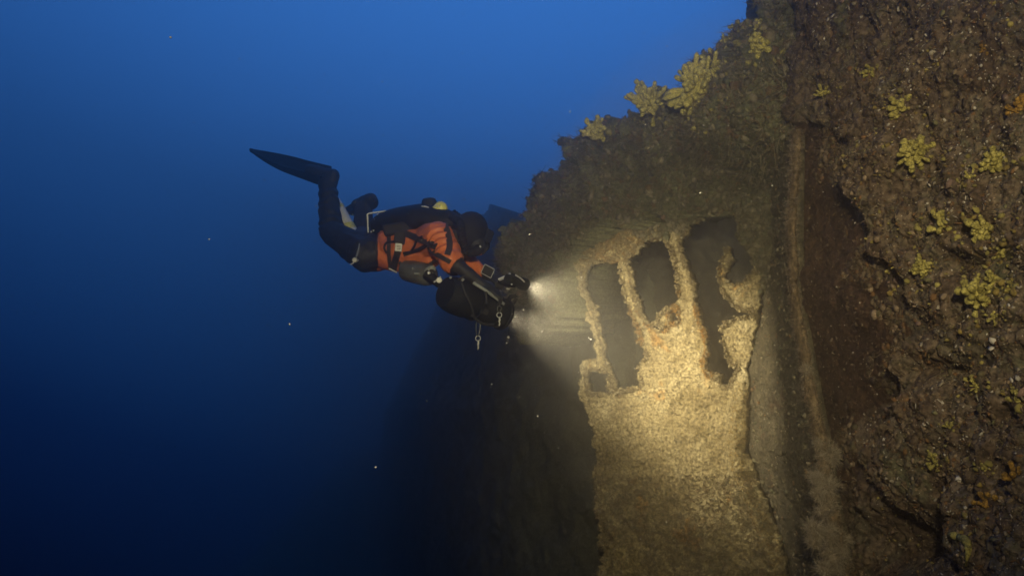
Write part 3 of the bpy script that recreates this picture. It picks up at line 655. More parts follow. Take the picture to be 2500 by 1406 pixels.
# ================================================================== THE DIVER
person = thing('person', 'diver in an orange and black drysuit swimming level beside the wreck, knees bent, fins raised', 'person', P(930, 612, 5.25))
def fpx(r, d): return r*d/F
def cap(mb, a, b, ra, rb, **k): mb.capsule(P(*a), P(*b), fpx(ra, a[2]), fpx(rb, b[2]), **k)
J = dict(pelvis=(905, 615, 5.32), waist=(960, 612, 5.22), chest=(1045, 603, 5.06), neck=(1112, 575, 4.98), head=(1148, 566, 4.96),
         hipN=(895, 622, 5.22), kneeN=(808, 566, 5.62), ankN=(800, 452, 5.78), hipF=(910, 602, 5.45), kneeF=(886, 580, 6.0), ankF=(888, 510, 6.14),
         shN=(1070, 572, 4.80), elN=(1104, 636, 4.66), wrN=(1172, 692, 4.60), shF=(1092, 572, 5.20), elF=(1132, 628, 5.16), wrF=(1180, 668, 5.02))
body = MB()
cap(body, J['pelvis'], J['waist'], 46, 50); cap(body, J['waist'], J['chest'], 50, 54); cap(body, J['chest'], (1085, 590, 5.0), 54, 42)
cap(body, (1085, 590, 5.0), J['neck'], 36, 24); cap(body, J['neck'], J['head'], 24, 36)
body.ball(P(1148, 566, 4.96), 0, 20, 0, (Vector((0.098, 0.03, 0)), Vector((-0.03, 0.08, 0)), Vector((0, 0, 0.118))))
cap(body, (1150, 575, 4.96), (1168, 600, 4.94), 32, 24)                       # jaw
for s_ in 'NF':
    k = 1.0 if s_ == 'N' else 0.97
    cap(body, J['hip'+s_], J['knee'+s_], 44*k, 30*k); cap(body, J['knee'+s_], J['ank'+s_], 29*k, 22*k)
    a = J['ank'+s_]; heel = (a[0]+(12 if s_ == 'N' else 16), a[1]-22, a[2]); toe = (a[0]-42, a[1]-36, a[2]+0.06) if s_ == 'N' else (a[0]-18, a[1]-10, a[2]+0.18)
    cap(body, a, heel, 19*k, 18*k); cap(body, heel, toe, 18*k, 14*k)
cap(body, J['shN'], J['elN'], 34, 31); cap(body, J['elN'], J['wrN'], 22, 14)
cap(body, J['shF'], J['elF'], 30, 23); cap(body, J['elF'], J['wrF'], 22, 14)
cap(body, (1045, 590, 5.0), J['shN'], 40, 35); cap(body, (1060, 590, 5.1), J['shF'], 40, 32)
def hand(mb, wr, fwd, palm, size=1.0, curl=0.9, side=1):
    """gloved hand: palm, four unequal curled fingers and a thumb off the side of the palm"""
    fwd = Vector(fwd).normalized(); palm = (Vector(palm)-fwd*Vector(palm).dot(fwd)).normalized(); sd = fwd.cross(palm)*side
    w = Vector(wr); c = w+fwd*0.055*size
    mb.ball(c, 0, 14, 0, (fwd*0.055*size, sd*0.046*size, palm*0.022*size))
    mb.capsule(w-fwd*0.02, c, 0.032*size, 0.03*size)
    for k, (o, l) in enumerate(((-0.033, 0.072), (-0.011, 0.082), (0.011, 0.076), (0.033, 0.060))):
        p = c+fwd*0.045*size+sd*o*size; d = (fwd+palm*0.15).normalized(); r = 0.0115*size
        for seg_, f in ((0, 0.45), (1, 0.32), (2, 0.23)):
            q = p+d*l*f*size*1.1; mb.capsule(p, q, r, r*0.93, seg=10); p = q; r *= 0.93
            d = (d*math.cos(curl)+(palm*1.0-d*d.dot(palm)).normalized()*math.sin(curl)).normalized()
    p = c-fwd*0.012*size-sd*0.04*size; d = (fwd*0.5-sd*0.75+palm*0.45).normalized(); r = 0.0135*size
    for f in (0.034, 0.03, 0.024):
        q = p+d*f*size; mb.capsule(p, q, r, r*0.92, seg=10); p = q; r *= 0.92; d = (d+palm*0.5+fwd*0.25).normalized()
hand(body, P(*J['wrN']), P(1215, 716, 4.6)-P(*J['wrN']), (0.1, 0.25, -1), 1.0, 0.8, 1)
hand(body, P(*J['wrF']), P(1226, 690, 4.94)-P(*J['wrF']), (0.25, 0.1, -1), 1.0, 0.9, -1)
me = body.mesh('body'); bo = link('body', me, None)
rm = bo.modifiers.new('remesh', 'REMESH'); rm.mode = 'VOXEL'; rm.voxel_size = 0.0072
sm = bo.modifiers.new('smooth', 'SMOOTH'); sm.factor = 0.5; sm.iterations = 5
dg = bpy.context.evaluated_depsgraph_get(); me2 = bpy.data.meshes.new_from_object(bo.evaluated_get(dg)); bpy.data.objects.remove(bo); me2.name = 'body'
nv = len(me2.vertices); co = np.zeros(nv*3); me2.vertices.foreach_get('co', co); co = co.reshape(-1, 3); no = np.zeros(nv*3); me2.vertices.foreach_get('normal', no); no = no.reshape(-1, 3)
px = co[:, 0]/co[:, 1]*F+1250; py = 703-co[:, 2]/co[:, 1]*F
def segd(p, a, b):
    a = np.array(P(*a)); b = np.array(P(*b)); d = b-a; t = np.clip(((p-a)@d)/(d@d), 0, 1); return np.linalg.norm(p-(a+t[:, None]*d), axis=1), t
# folds of the loose suit: rings across the limbs and soft diagonal creases on the trunk
dN, tN = segd(co, J['shN'], J['elN']); dL, tL = segd(co, J['kneeN'], J['ankN']); dT, tT = segd(co, J['pelvis'], J['chest'])
w = np.zeros(nv)
w += 0.008*np.exp(-(dN/0.12)**4)*np.sin(tN*26+fbm(co, 7, 2)*5)
w += 0.0045*np.exp(-(dL/0.12)**4)*np.sin(tL*34+fbm(co, 6, 2)*6)
w += 0.009*np.exp(-(dT/0.2)**6)*np.sin((co[:, 0]*34+co[:, 2]*22)+fbm(co, 5, 3)*7)
w += 0.006*fbm(co, 9, 3)
hands = np.minimum(np.linalg.norm(co-np.array(P(1208, 705, 4.6)), axis=1), np.linalg.norm(co-np.array(P(1206, 684, 4.98)), axis=1)) < 0.13
w[hands] *= 0.1
co2 = co+no*w[:, None]; me2.vertices.foreach_set('co', co2.ravel()); me2.update()
nf = len(me2.polygons); fc = np.zeros(nf*3); me2.polygons.foreach_get('center', fc); fc = fc.reshape(-1, 3)
fx = fc[:, 0]/fc[:, 1]*F+1250; fy = 703-fc[:, 2]/fc[:, 1]*F
leg = fx < 921+4*fbm(fc, 6, 2); mi = np.zeros(nf, np.int32); mi[leg] = 1
dE, tE = segd(fc, J['elN'], J['wrN']); dU, tU = segd(fc, J['shN'], J['elN']); mi[(tE > 0.18) & (dE < 0.12) & (fc[:, 1] < 4.85)] = 1
dE2, tE2 = segd(fc, J['elF'], J['wrF']); mi[(tE2 >= 0.97) & (fx > 1176)] = 1
dH, tH = segd(fc, J['neck'], J['head']); mi[(fx > 1108) & (fy < 612) & (dH < 0.16)] = 1
fh = np.minimum(np.linalg.norm(fc-np.array(P(1205, 703, 4.6)), axis=1), 1); mi[fh < 0.14] = 1
me2.materials.append(M['orange']); me2.materials.append(M['black']); me2.polygons.foreach_set('material_index', mi); me2.polygons.foreach_set('use_smooth', np.ones(nf, bool)); me2.update()
bo = link('body', me2, person)

# head: hood, mask
mb = MB(); hc = P(1147, 566, 4.955)
mb.ball(hc, 0, 22, 0, (Vector((0.108, 0.035, 0)), Vector((-0.035, 0.088, 0)), Vector((0.01, 0, 0.126))))
mb.capsule(P(1118, 578, 4.965), hc, 0.078, 0.088)
mb.build('hood', M['rubber'], person)
face = Vector((0.82, 0.42, -0.38)).normalized(); fs_ = face.cross(Vector((0, 0, 1))).normalized(); fu = fs_.cross(face)
mc = hc+face*0.098+fu*0.012; mb = MB()
mb.box(mc, fs_*0.078, fu*0.042, face*0.028); mk = mb.build('mask', M['rubber'], person, bevel=0.014)
mb = MB(); mb.box(mc+face*0.0295, fs_*0.066, fu*0.031, face*0.002); mb.build('lens', M['glass'], mk, bevel=0.001)
mb = MB(); mb.ball(hc+face*0.092-fu*0.045, 0, 14, 0, (fs_*0.045, fu*0.04, face*0.025)); mb.build('face', M['skin'], person)
# fins
def fin(heel, toe, tip, widev, w0, w1, name='fin'):
    mb = MB(); heel, toe, tip = Vector(heel), Vector(toe), Vector(tip); wv = Vector(widev).normalized()
    ax = (tip-toe).normalized(); wv = (wv-ax*wv.dot(ax)).normalized(); nn = ax.cross(wv)
    mb.capsule(heel, toe, 0.060, 0.050, seg=16)
    n = 20; vs = []; fs2 = []; st0 = heel.lerp(toe, 0.15)
    for i in range(n+1):
        t = i/n; c = st0.lerp(tip, t)+nn*0.02*math.sin(t*2.2)
        w_ = w0+(w1-w0)*min(1, t*2.2)
        if t > 0.45: w_ *= max(0.06, 1-((t-0.45)/0.55)**1.7)
        th = 0.030*(1-t)**1.5+0.004
        for k in range(9):
            s_ = (k/8-0.5)*2; rail = 0.010 if k in (0, 8) else 0.0
            vs.append(c+wv*w_*s_+nn*(th+rail)); 
        for k in range(8, -1, -1):
            s_ = (k/8-0.5)*2; rail = 0.010 if k in (0, 8) else 0.0
            vs.append(c+wv*w_*s_-nn*(th+rail))
    for i in range(n):
        for k in range(18): fs2.append((i*18+k, i*18+(k+1) % 18, (i+1)*18+(k+1) % 18, (i+1)*18+k))
    fs2.append(tuple(range(17, -1, -1))); fs2.append(tuple(n*18+k for k in range(18))); mb.add(vs, fs2)
    mb.tube(spline([heel+wv*0.05+nn*0.01, heel-ax*0.066, heel-wv*0.05+nn*0.01], 10), 0.008, 8)
    return mb.build(name, M['rubber'], person)
fin(P(802, 432, 5.80), P(768, 420, 5.84), P(609, 362, 6.0), (0.25, 0.72, 0.66), 0.070, 0.070)
fin(P(905, 494, 6.14), P(884, 500, 6.26), P(836, 510, 6.8), (0.55, 0.2, 0.8), 0.06, 0.07)

# harness on the suit
chN = Vector((0.0, -1, 0.0))
def on(px, py, lift=0.012):
    """point on the near side of the diver's suit"""
    hit = BB.ray_cast(Vector((0, 0, 0)), P(px, py, 1).normalized())[0]
    return (hit if hit is not None else P(px, py, 5.0))*(1-lift/5.0)
dg.update(); BB = BVHTree.FromPolygons([v.co[:] for v in me2.vertices], [p_.vertices[:] for p_ in me2.polygons])
def strap(path, w=0.05, n=24, name='harness_strap', mat='web'):
    pts = spline([P(x, y, 5) for x, y in path], n); q = [on(p_.x/p_.y*F+1250, 703-p_.z/p_.y*F) for p_ in pts]
    for _ in range(3): q = [q[0]]+[(q[i-1]+q[i]*2+q[i+1])/4 for i in range(1, len(q)-1)]+[q[-1]]
    mb = MB(); mb.ribbon(q, Vector((0, -1, 0.05)), w, 0.004); return mb.build(name, M[mat], person, smooth=False)
strap([(950, 570), (949, 600), (950, 630), (953, 655)], 0.024)
strap([(972, 575), (972, 610), (964, 640), (960, 660)], 0.042)
strap([(985, 568), (1010, 578), (1040, 590), (1065, 602)], 0.04)
strap([(985, 622), (1015, 612), (1040, 600), (1055, 592)], 0.022)
strap([(1046, 600), (1052, 612), (1075, 626), (1100, 640)], 0.026)
strap([(975, 640), (1000, 655), (1040, 650), (1070, 632)], 0.022)
strap([(1074, 532), (1084, 546), (1094, 570), (1098, 600), (1092, 622)], 0.035)
def hose(path, r=0.008, n=30, name='hose', mat='rubber', lift=0.02):
    pts = spline([P(x, y, 5) for x, y in path], n); q = [on(p_.x/p_.y*F+1250, 703-p_.z/p_.y*F, lift) for p_ in pts]
    for _ in range(3): q = [q[0]]+[(q[i-1]+q[i]*2+q[i+1])/4 for i in range(1, len(q)-1)]+[q[-1]]
    mb = MB(); mb.tube(q, r, 10); return mb.build(name, M[mat], person)
hose([(944, 618), (938, 605), (944, 592), (962, 590)], 0.007)
hose([(1000, 618), (1012, 600), (1018, 585), (1030, 578)], 0.007)
hose([(985, 618), (1020, 612), (1045, 598), (1060, 600)], 0.008)
c = on(976, 580, 0.03); mb = MB(); mb.box(c, Vector((0.034, 0, -0.006)), Vector((0, 0.016, 0)), Vector((0.004, 0, 0.04))); mb.build('weight_pocket', M['web'], person, bevel=0.01)
c = on(973, 604, 0.035); mb = MB(); mb.box(c, Vector((0.022, 0, -0.002)), Vector((0, 0.008, 0)), Vector((0.002, 0, 0.026)))
bk = mb.build('buckle', M['label'], person, bevel=0.005)
mb = MB()
for k in (-0.009, 0.0, 0.009): mb.box(c+Vector((0.002, -0.0085, k)), Vector((0.012, 0, -0.001)), Vector((0, 0.001, 0)), Vector((0, 0, 0.0016)))
mb.build('slot', M['web'], bk, smooth=False)
mb = MB(); c = P(957, 660, 5.12); mb.tube([c+Vector((-0.02, 0, 0.012)), c+Vector((0.03, 0, -0.014))], 0.006, 8); mb.build('ring_bar', M['steel'], person)
# wrist instrument
wc = P(1191, 662, 4.92); mb = MB(); wx = Vector((0.030, 0.0, -0.016)); wz = Vector((0.012, 0, 0.026)); mb.box(wc, wx, Vector((0, 0.014, 0)), wz)
wg = mb.build('wrist_computer', M['case'], person, bevel=0.006)
mb = MB()
for a, b in ((wx+wz, wx-wz), (wx-wz, -wx-wz), (-wx-wz, -wx+wz), (-wx+wz, wx+wz)): mb.tube([wc+a+Vector((0, -0.016, 0)), wc+b+Vector((0, -0.016, 0))], 0.0022, 6)
mb.build('rim', M['steel'], wg)

# ------------------------------------------------------------------ rebreather on the back
reb = thing('rebreather', "black rounded rebreather pack with a pale yellow canister cap on the diver's back", 'rebreather', P(1000, 545, 5.2))
RP = [(914, 558, 10), (920, 556, 22), (942, 548, 32), (980, 544, 39), (1030, 540, 42), (1070, 540, 35), (1096, 543, 28), (1112, 548, 22), (1122, 552, 10)]
mb = MB(); prs = [(P(x, y, 5.38-0.0018*(x-913)), fpx(r, 5.2)) for x, y, r in RP]
pts = spline([q[0] for q in prs], 40); rr = np.interp(np.linspace(0, len(prs)-1, 41), range(len(prs)), [q[1] for q in prs])
mb.tube(pts, list(rr), 26, flat=(Vector((0, 1, 0)), 1.5))
o = mb.build('shell', M['case'], reb)
mb = MB(); mb.box(P(1008, 553, 5.08), Vector((0.19, -0.02, 0.028)), Vector((0.0, 0.03, 0)), Vector((-0.012, 0, 0.038))); mb.build('backplate', M['web'], reb, bevel=0.02)
c = P(1079, 506, 5.05); mb = MB()
ax = Vector((0.75, -0.15, 0.62)).normalized(); a1 = ax.orthogonal().normalized(); a2 = ax.cross(a1)
prof = [(-0.045, 0.040), (-0.02, 0.043), (0.0, 0.043), (0.014, 0.038), (0.026, 0.026), (0.032, 0.010), (0.033, 0.001)]
mb.tube([c+ax*z for z, r in prof], [r for z, r in prof], 20); mb.build('canister_cap', M['yellow'], reb)
mb = MB(); c = P(1050, 494, 5.14); mb.tube([c+Vector((-0.01, 0, -0.04)), c+Vector((-0.005, 0, 0.0)), c+Vector((0, 0, 0.012)), c+Vector((0, 0, 0.024)), c+Vector((0, 0, 0.03))], [0.05, 0.048, 0.046, 0.032, 0.006], 18)
mb.build('valve_knob', M['rubber'], reb)
mb = MB(); c = P(1037, 505, 5.02); mb.tube([c+Vector((-0.022, 0, 0.003)), c+Vector((0.0, 0, 0.002)), c+Vector((0.026, 0, -0.005))], [0.002, 0.006, 0.003], 8); mb.build('clasp', M['steel'], reb)
mb = MB()
for k in range(3): mb.tube([P(1063+5*k, 500, 5.0), P(1062+5*k, 507, 5.0)], 0.0035, 6)
mb.build('clip_teeth', M['steel'], reb)
mb = MB(); q = [P(*z) for z in ((899, 570, 5.30), (898, 552, 5.30), (897, 523, 5.30), (901, 521, 5.3), (942, 515.5, 5.25))]; mb.tube(q, 0.0055, 8); mb.build('frame_rail', M['white'], reb)  # white paint stands in for the shine of the metal rail
for x, y in ((922, 524), (932, 524), (923, 531), (915, 536), (912, 563), (906, 566)):
    mb = MB(); mb.ball(P(x, y, 5.26), 0.0065, 8); mb.build('rail_bolt', M['steel'], reb)
# corrugated loop over the shoulder to the mouthpiece
def corr(path, r, name):
    pts = spline([P(*q) for q in path], 90); mb = MB(); mb.tube(pts, [r*(1+0.12*math.sin(i*1.9)) for i in range(91)], 14); return mb.build(name, M['rubber'], reb)
corr([(1098, 528, 5.0), (1122, 545, 4.84), (1128, 580, 4.78), (1140, 612, 4.78), (1160, 616, 4.84), (1174, 606, 4.90)], 0.024, 'breathing_hose')
corr([(1105, 520, 5.1), (1140, 545, 5.16), (1180, 575, 5.12), (1186, 600, 5.02), (1176, 606, 4.95)], 0.024, 'breathing_hose')
mb = MB(); mb.capsule(P(1166, 607, 4.88), P(1182, 604, 4.95), 0.026, 0.026); mb.build('mouthpiece', M['rubber'], reb)
mb = MB(); mb.ball(P(1112, 608, 4.84), 0, 18, 0, (Vector((0.055, 0, 0.01)), Vector((0, 0.06, 0)), Vector((-0.02, 0, 0.12)))); mb.ball(P(1108, 650, 4.83), 0, 16, 0, (Vector((0.06, 0, 0)), Vector((0, 0.06, 0)), Vector((0, 0, 0.06))))
mb.build('counterlung', M['web'], reb)
mb = MB()
for (x, y, a, b) in ((1096, 590, 3, 8), (1099, 594, 2, 7), (1092, 588, 2, 2)): mb.tube([P(x-a/2, y-b/2, 4.74), P(x+a/2, y+b/2, 4.74)], 0.004, 6)
mb.build('buckle', M['steel'], reb)
mb = MB(); mb.tube([P(1108, 638, 4.64), P(1114, 627, 4.64)], [0.006, 0.009], 8); mb.ball(P(1101, 645, 4.65), 0.010, 8); mb.build('toggle', plain('faded_red', (0.45, 0.16, 0.10)), reb)
mb = MB(); mb.tube([P(1171, 600, 4.86), P(1174, 604, 4.86)], 0.006, 6); mb.build('clip', M['steel'], reb)

# ------------------------------------------------------------------ cylinders
def lathe(mb, a, b, prof, seg=24, mi=0):
    a = Vector(a); b = Vector(b); mb.tube([a.lerp(b, t) for t, r in prof], [r for t, r in prof], seg, mi)
cyl = thing('gas_cylinder', "dark grey gas cylinder with chrome valve slung under the diver's chest", 'cylinder', P(1035, 672, 4.9), 'gas cylinders carried by the diver')
a, b = P(995, 660, 5.05), P(1072, 678, 4.80)
mb = MB(); lathe(mb, a, b, [(-0.06, 0.01), (-0.05, 0.05), (0, 0.068), (0.25, 0.07), (0.6, 0.07), (0.72, 0.06), (0.82, 0.035), (0.86, 0.018), (0.9, 0.016)]); mb.build('tank', M['tank'], cyl)
mb = MB(); mb.ball(P(1050, 662, 4.80), 0, 16, 0, (Vector((0.036, 0, 0.01)), Vector((0, 0.02, 0)), Vector((0.0, 0, 0.034)))); mb.build('shoulder_plate', M['grey'], cyl)
mb = MB(); mb.tube([P(1012, 668, 4.86), P(1036, 668, 4.84)], 0.008, 10); mb.tube([P(1006, 655, 4.9), P(1016, 655, 4.9)], 0.006, 8); mb.build('valve_stem', M['grey'], cyl)
mb = MB(); mb.tube(spline([P(1050, 668, 4.77), P(1052, 660, 4.76), (P(1060, 663, 4.76)), P(1066, 670, 4.76), P(1058, 675, 4.76), P(1048, 672, 4.76)], 24), 0.008, 8); mb.build('strap_loop', M['web'], cyl)
mb = MB(); mb.tube([P(1038, 668, 4.77), P(1074, 692, 4.75)], [0.025, 0.03], 12); mb.build('regulator', M['case'], cyl)
mb = MB(); mb.ball(P(1047, 667, 4.75), 0.012, 10); mb.build('valve_pin', M['steel'], cyl)
mb = MB(); mb.ball(P(1075, 676, 4.74), 0.006, 8); mb.build('valve_pin', M['steel'], cyl)
mb = MB(); mb.tube([P(1059, 689, 4.73), P(1066, 684, 4.73)], 0.006, 8); mb.build('valve_pin', M['steel'], cyl)
c = P(1072, 684, 4.72); mb = MB(); mb.tube([c+Vector((0, 0.012, 0)), c, c-Vector((0, 0.004, 0))], [0.018, 0.018, 0.015], 20); mb.build('gauge_face', M['label'], cyl)

cy2 = thing('gas_cylinder', "white gas cylinder with yellow bands trailing between the diver's raised legs", 'cylinder', P(850, 545, 6.0), 'gas cylinders carried by the diver')
a, b = P(806, 492, 5.95), P(868, 604, 5.88)
mb = MB(); lathe(mb, a, b, [(0.0, 0.01), (0.003, 0.06), (0.04, 0.073), (0.5, 0.075), (0.9, 0.075), (0.97, 0.05), (1.0, 0.02)]); mb.build('tank', M['white'], cy2)
mb = MB(); lathe(mb, a, b, [(0.16, 0.073), (0.165, 0.077), (0.23, 0.077), (0.235, 0.073)]); mb.build('band', M['yellow'], cy2)
mb = MB(); lathe(mb, a, b, [(0.56, 0.073), (0.565, 0.077), (0.68, 0.077), (0.685, 0.073)]); mb.build('band', M['yellow'], cy2)
d_ = (b-a).normalized(); vdir = (-(a+b)/2).normalized(); sd = d_.cross(vdir).normalized()
mb = MB(); mb.ribbon([a.lerp(b, 0.02)+vdir*0.078, a.lerp(b, 0.4)+vdir*0.079+sd*0.004, a.lerp(b, 0.9)+vdir*0.079+sd*0.008], vdir, 0.03, 0.004); mb.build('strap', M['web'], cy2, smooth=False)

g = thing('pressure_gauge', "round pressure gauge with a bright clip hanging at the diver's thigh", 'gauge', P(866, 637, 5.08))
c = P(866, 635, 5.08); mb = MB(); mb.tube([c+Vector((0, 0.02, 0)), c, c-Vector((0, 0.006, 0))], [0.019, 0.019, 0.016], 20); mb.build('housing', M['grey'], g)
mb = MB(); mb.tube([c-Vector((0, 0.0065, 0)), c-Vector((0, 0.008, 0))], [0.013, 0.012], 18); mb.build('dial', M['label'], g)
mb = MB(); mb.tube([P(856, 646, 5.07), P(864, 641, 5.07)], 0.005, 8); mb.ball(P(874, 636, 5.07), 0.005, 8); mb.build('clip', M['steel'], g)
mb = MB(); mb.tube(spline([c+Vector((0.01, 0, 0.02)), P(874, 615, 5.1), P(878, 595, 5.14)], 14), 0.006, 8); mb.build('hose', M['grey'], g)

# ------------------------------------------------------------------ scooter
sc = thing('underwater_scooter', 'fat black underwater scooter held low in front of the diver', 'scooter', P(1165, 745, 4.66))
a, b = P(1112, 722, 4.62), P(1240, 772, 4.86)
prof = [(-0.19, 0.03), (-0.185, 0.088), (-0.10, 0.102), (0.0, 0.108), (0.2, 0.108), (0.32, 0.100), (0.36, 0.094), (0.75, 0.090), (0.9, 0.086), (0.97, 0.072), (1.02, 0.045), (1.05, 0.012)]
mb = MB(); lathe(mb, a, b, prof, 32); mb.build('hull', M['case'], sc)
ax = (b-a).normalized(); up_ = Vector((0, 0, 1)); up_ = (up_-ax*up_.dot(ax)).normalized(); sd_ = ax.cross(up_)
mb = MB()
for t in (0.34, 0.70, 0.88): lathe(mb, a, b, [(t, 0.088), (t+0.005, 0.0975 if t > .5 else 0.106), (t+0.035, 0.0975 if t > .5 else 0.106), (t+0.04, 0.088)], 32)
mb.build('clamp_band', M['rubber'], sc)
mb = MB(); c0 = a.lerp(b, 0.93)+up_*0.085
mb.tube([c0, c0+up_*0.035+ax*0.012, c0+up_*0.05+ax*0.045], [0.014, 0.013, 0.012], 10); mb.tube([c0+ax*0.045, c0+up_*0.05+ax*0.06], 0.011, 10)
mb.build('tow_handle', M['rubber'], sc)
mb = MB(); c1 = b+ax*0.0+up_*0.02; mb.tube([c1-ax*0.02, c1+ax*0.022, c1+ax*0.03], [0.016, 0.016, 0.008], 12); mb.build('nose_knob', M['rubber'], sc)
mb = MB(); mb.tube(spline([P(1155, 690, 4.52), P(1190, 712, 4.55), P(1230, 742, 4.62)], 12), 0.009, 8); mb.build('tow_cord', M['grey'], sc)
mb = MB(); mb.tube([P(1128, 681, 4.5), P(1132, 685, 4.5)], 0.009, 8); mb.build('fitting', M['grey'], sc)
mb = MB(); mb.tube([P(1098, 680, 4.52), P(1102, 675, 4.52)], 0.007, 6); mb.build('fitting', M['grey'], sc)
for k, (t0, h0) in enumerate(((0.10, 0.03), (0.55, -0.02))):
    c0 = a.lerp(b, t0)-sd_*0.0+Vector((0, -0.105, h0)); mb = MB(); mb.box(c0, ax*0.028, Vector((0, 0.012, 0)), up_*0.018); mb.build('clamp_block', M['web'], sc, bevel=0.004)
for q in ([(1118, 684, 4.56), (1140, 672, 4.60), (1165, 690, 4.62), (1198, 706, 4.66)], [(1150, 770, 4.58), (1178, 790, 4.60), (1205, 792, 4.66)], [(1128, 690, 4.5), (1136, 715, 4.48), (1150, 745, 4.5), (1158, 775, 4.56)]):
    mb = MB(); mb.tube(spline([P(*z) for z in q], 20), 0.007, 8); mb.build('rig_cord', M['web'], sc)
mb = MB(); mb.tube([P(1196, 700, 4.70), P(1214, 716, 4.74), P(1232, 738, 4.80)], 0.013, 10); mb.tube([P(1210, 704, 4.86), P(1222, 722, 4.84), P(1236, 742, 4.84)], 0.011, 10); mb.build('rig_arm', M['case'], sc)
# lamp on the far side of the nose
lp = b-ax*0.11+Vector((0.0, 0.20, -0.01)); ld = Vector((0.86, 0.38, -0.34)).normalized()
mb = MB(); mb.tube([lp-ld*0.14, lp-ld*0.05, lp-ld*0.03, lp], [0.024, 0.024, 0.036, 0.038], 18); lb = mb.build('lamp_body', M['case'], sc)
mb = MB(); mb.tube([lp, lp+ld*0.003], [0.033, 0.033], 18); mb.build('lamp_lens', M['lamp'], lb)
mb = MB(); mb.tube([b-ax*0.06, lp-ld*0.09], 0.014, 8); mb.build('lamp_arm', M['rubber'], lb)
def spot(name, loc, d, energy, size, blend=0.7, col=(1.0, 0.87, 0.60), soft=0.025):
    l = bpy.data.lights.new(name, 'SPOT'); l.energy = energy; l.spot_size = R(size); l.spot_blend = blend; l.color = col; l.shadow_soft_size = soft
    o = bpy.data.objects.new(name, l); COL.objects.link(o); o.location = loc; aim(o, Vector(loc)+Vector(d)); return o
spot('scooter_lamp_light', lp+ld*0.03, ld, 350, 60, 1.0)

# bolt snaps hanging from the scooter
def snap(px, py, d, lpx, label, loop=True, sc_=1.0, bits=False):
    t = thing('bolt_snap', label, 'clip', P(px, py, d), 'steel snap clips hanging from the scooter')
    u = d/F; c = P(px, py, d)
    if loop:
        mb = MB(); mb.tube(spline([c+Vector((-2*u, 0, 0)), c+Vector((-5*u, 0, lpx*0.5*u)), c+Vector((-2*u, 0.01, lpx*u)), c+Vector((5*u, 0, lpx*0.8*u)), c+Vector((4*u, 0, lpx*0.35*u)), c+Vector((0, 0, -1*u))], 30), 0.0028*sc_, 6); mb.build('cord', M['tank'], t)
    mb = MB(); r = 6*u*sc_; cc = c+Vector((0, 0, -r)); mb.tube([cc+Vector((math.cos(k/20*6.2832)*r, 0.002, math.sin(k/20*6.2832)*r)) for k in range(21)], 0.0026, 6, cap=False); mb.build('ring', M['steel'], t)
    mb = MB(); e = cc+Vector((0, 0, -r)); mb.tube([e+Vector((0, 0, 0.004)), e+Vector((u, 0, -6*u)), e+Vector((0, 0, -10*u)), e+Vector((u, 0, -16*u)), e+Vector((-u, 0, -20*u))], [0.004, 0.0055, 0.0035, 0.004, 0.003], 8); mb.ball(e+Vector((0, 0, -9*u)), 0.006, 8); mb.build('clip', M['steel'], t)
snap(1219, 763, 4.50, 16, "bright ring and snap clip on the side of the scooter's nose")
snap(1167, 820, 4.60, 36, 'dim snap clip dangling on a long cord loop below the scooter')
t = thing('bolt_snap', 'tiny loose clip hanging lowest under the scooter nose, in the edge of the beam', 'clip', P(1240, 825, 4.66), 'steel snap clips hanging from the scooter')
mb = MB(); mb.tube([P(1246, 790, 4.66), P(1241, 815, 4.66), P(1237, 836, 4.66)], 0.0016, 6); mb.build('cord', M['web'], t)
mb = MB(); mb.ball(P(1241, 823, 4.66), 0.007, 8); mb.build('clip', M['steel'], t)
mb = MB(); mb.ball(P(1237, 837, 4.66), 0.005, 8); mb.build('clip', M['steel'], t)

# ------------------------------------------------------------------ torch in the far hand
to = thing('dive_torch', "lit torch with steel rails in the diver's hand, pointing at the wreck", 'torch', P(1250, 692, 4.9))
td = Vector((0.57, 0.79, -0.19)).normalized(); tl = P(1282, 695, 4.94); tu = Vector((0, 0, 1)); tu = (tu-td*tu.z).normalized(); ts = td.cross(tu)
mb = MB(); mb.tube([tl-td*0.19, tl-td*0.185, tl-td*0.06, tl-td*0.045, tl-td*0.004, tl], [0.022, 0.030, 0.030, 0.038, 0.040, 0.036], 20); mb.build('torch_body', M['case'], to)
mb = MB(); mb.tube([tl, tl+td*0.004], [0.033, 0.032], 20); mb.build('lens', M['lamp'], to)
mb = MB(); mb.tube([P(1216, 682, 4.82), P(1232, 675, 4.82), P(1246, 668, 4.83)], 0.0055, 8); mb.tube([P(1219, 685, 4.81), P(1241, 675, 4.81)], 0.003, 6); mb.build('rail', M['steel'], to)
mb = MB(); mb.tube([P(1258, 671, 4.84), P(1272, 680, 4.86), P(1280, 688, 4.88)], 0.005, 8); mb.build('rail', M['steel'], to)
mb = MB(); mb.tube([P(1217, 684, 4.86), P(1236, 696, 4.88), P(1256, 698, 4.90), P(1262, 690, 4.91)], 0.012, 10); mb.tube([P(1246, 669, 4.84), P(1258, 672, 4.85)], 0.007, 8); mb.build('grip', M['rubber'], to)
mb = MB(); mb.ball(P(1249, 694, 4.80), 0.006, 8); mb.build('screw', M['steel'], to)
mb = MB(); mb.tube([P(1236, 704, 4.82), P(1244, 706, 4.82)], 0.0045, 6); mb.build('screw', M['steel'], to)
spot('torch_light', tl+td*0.03, td, 275, 68, 1.0)

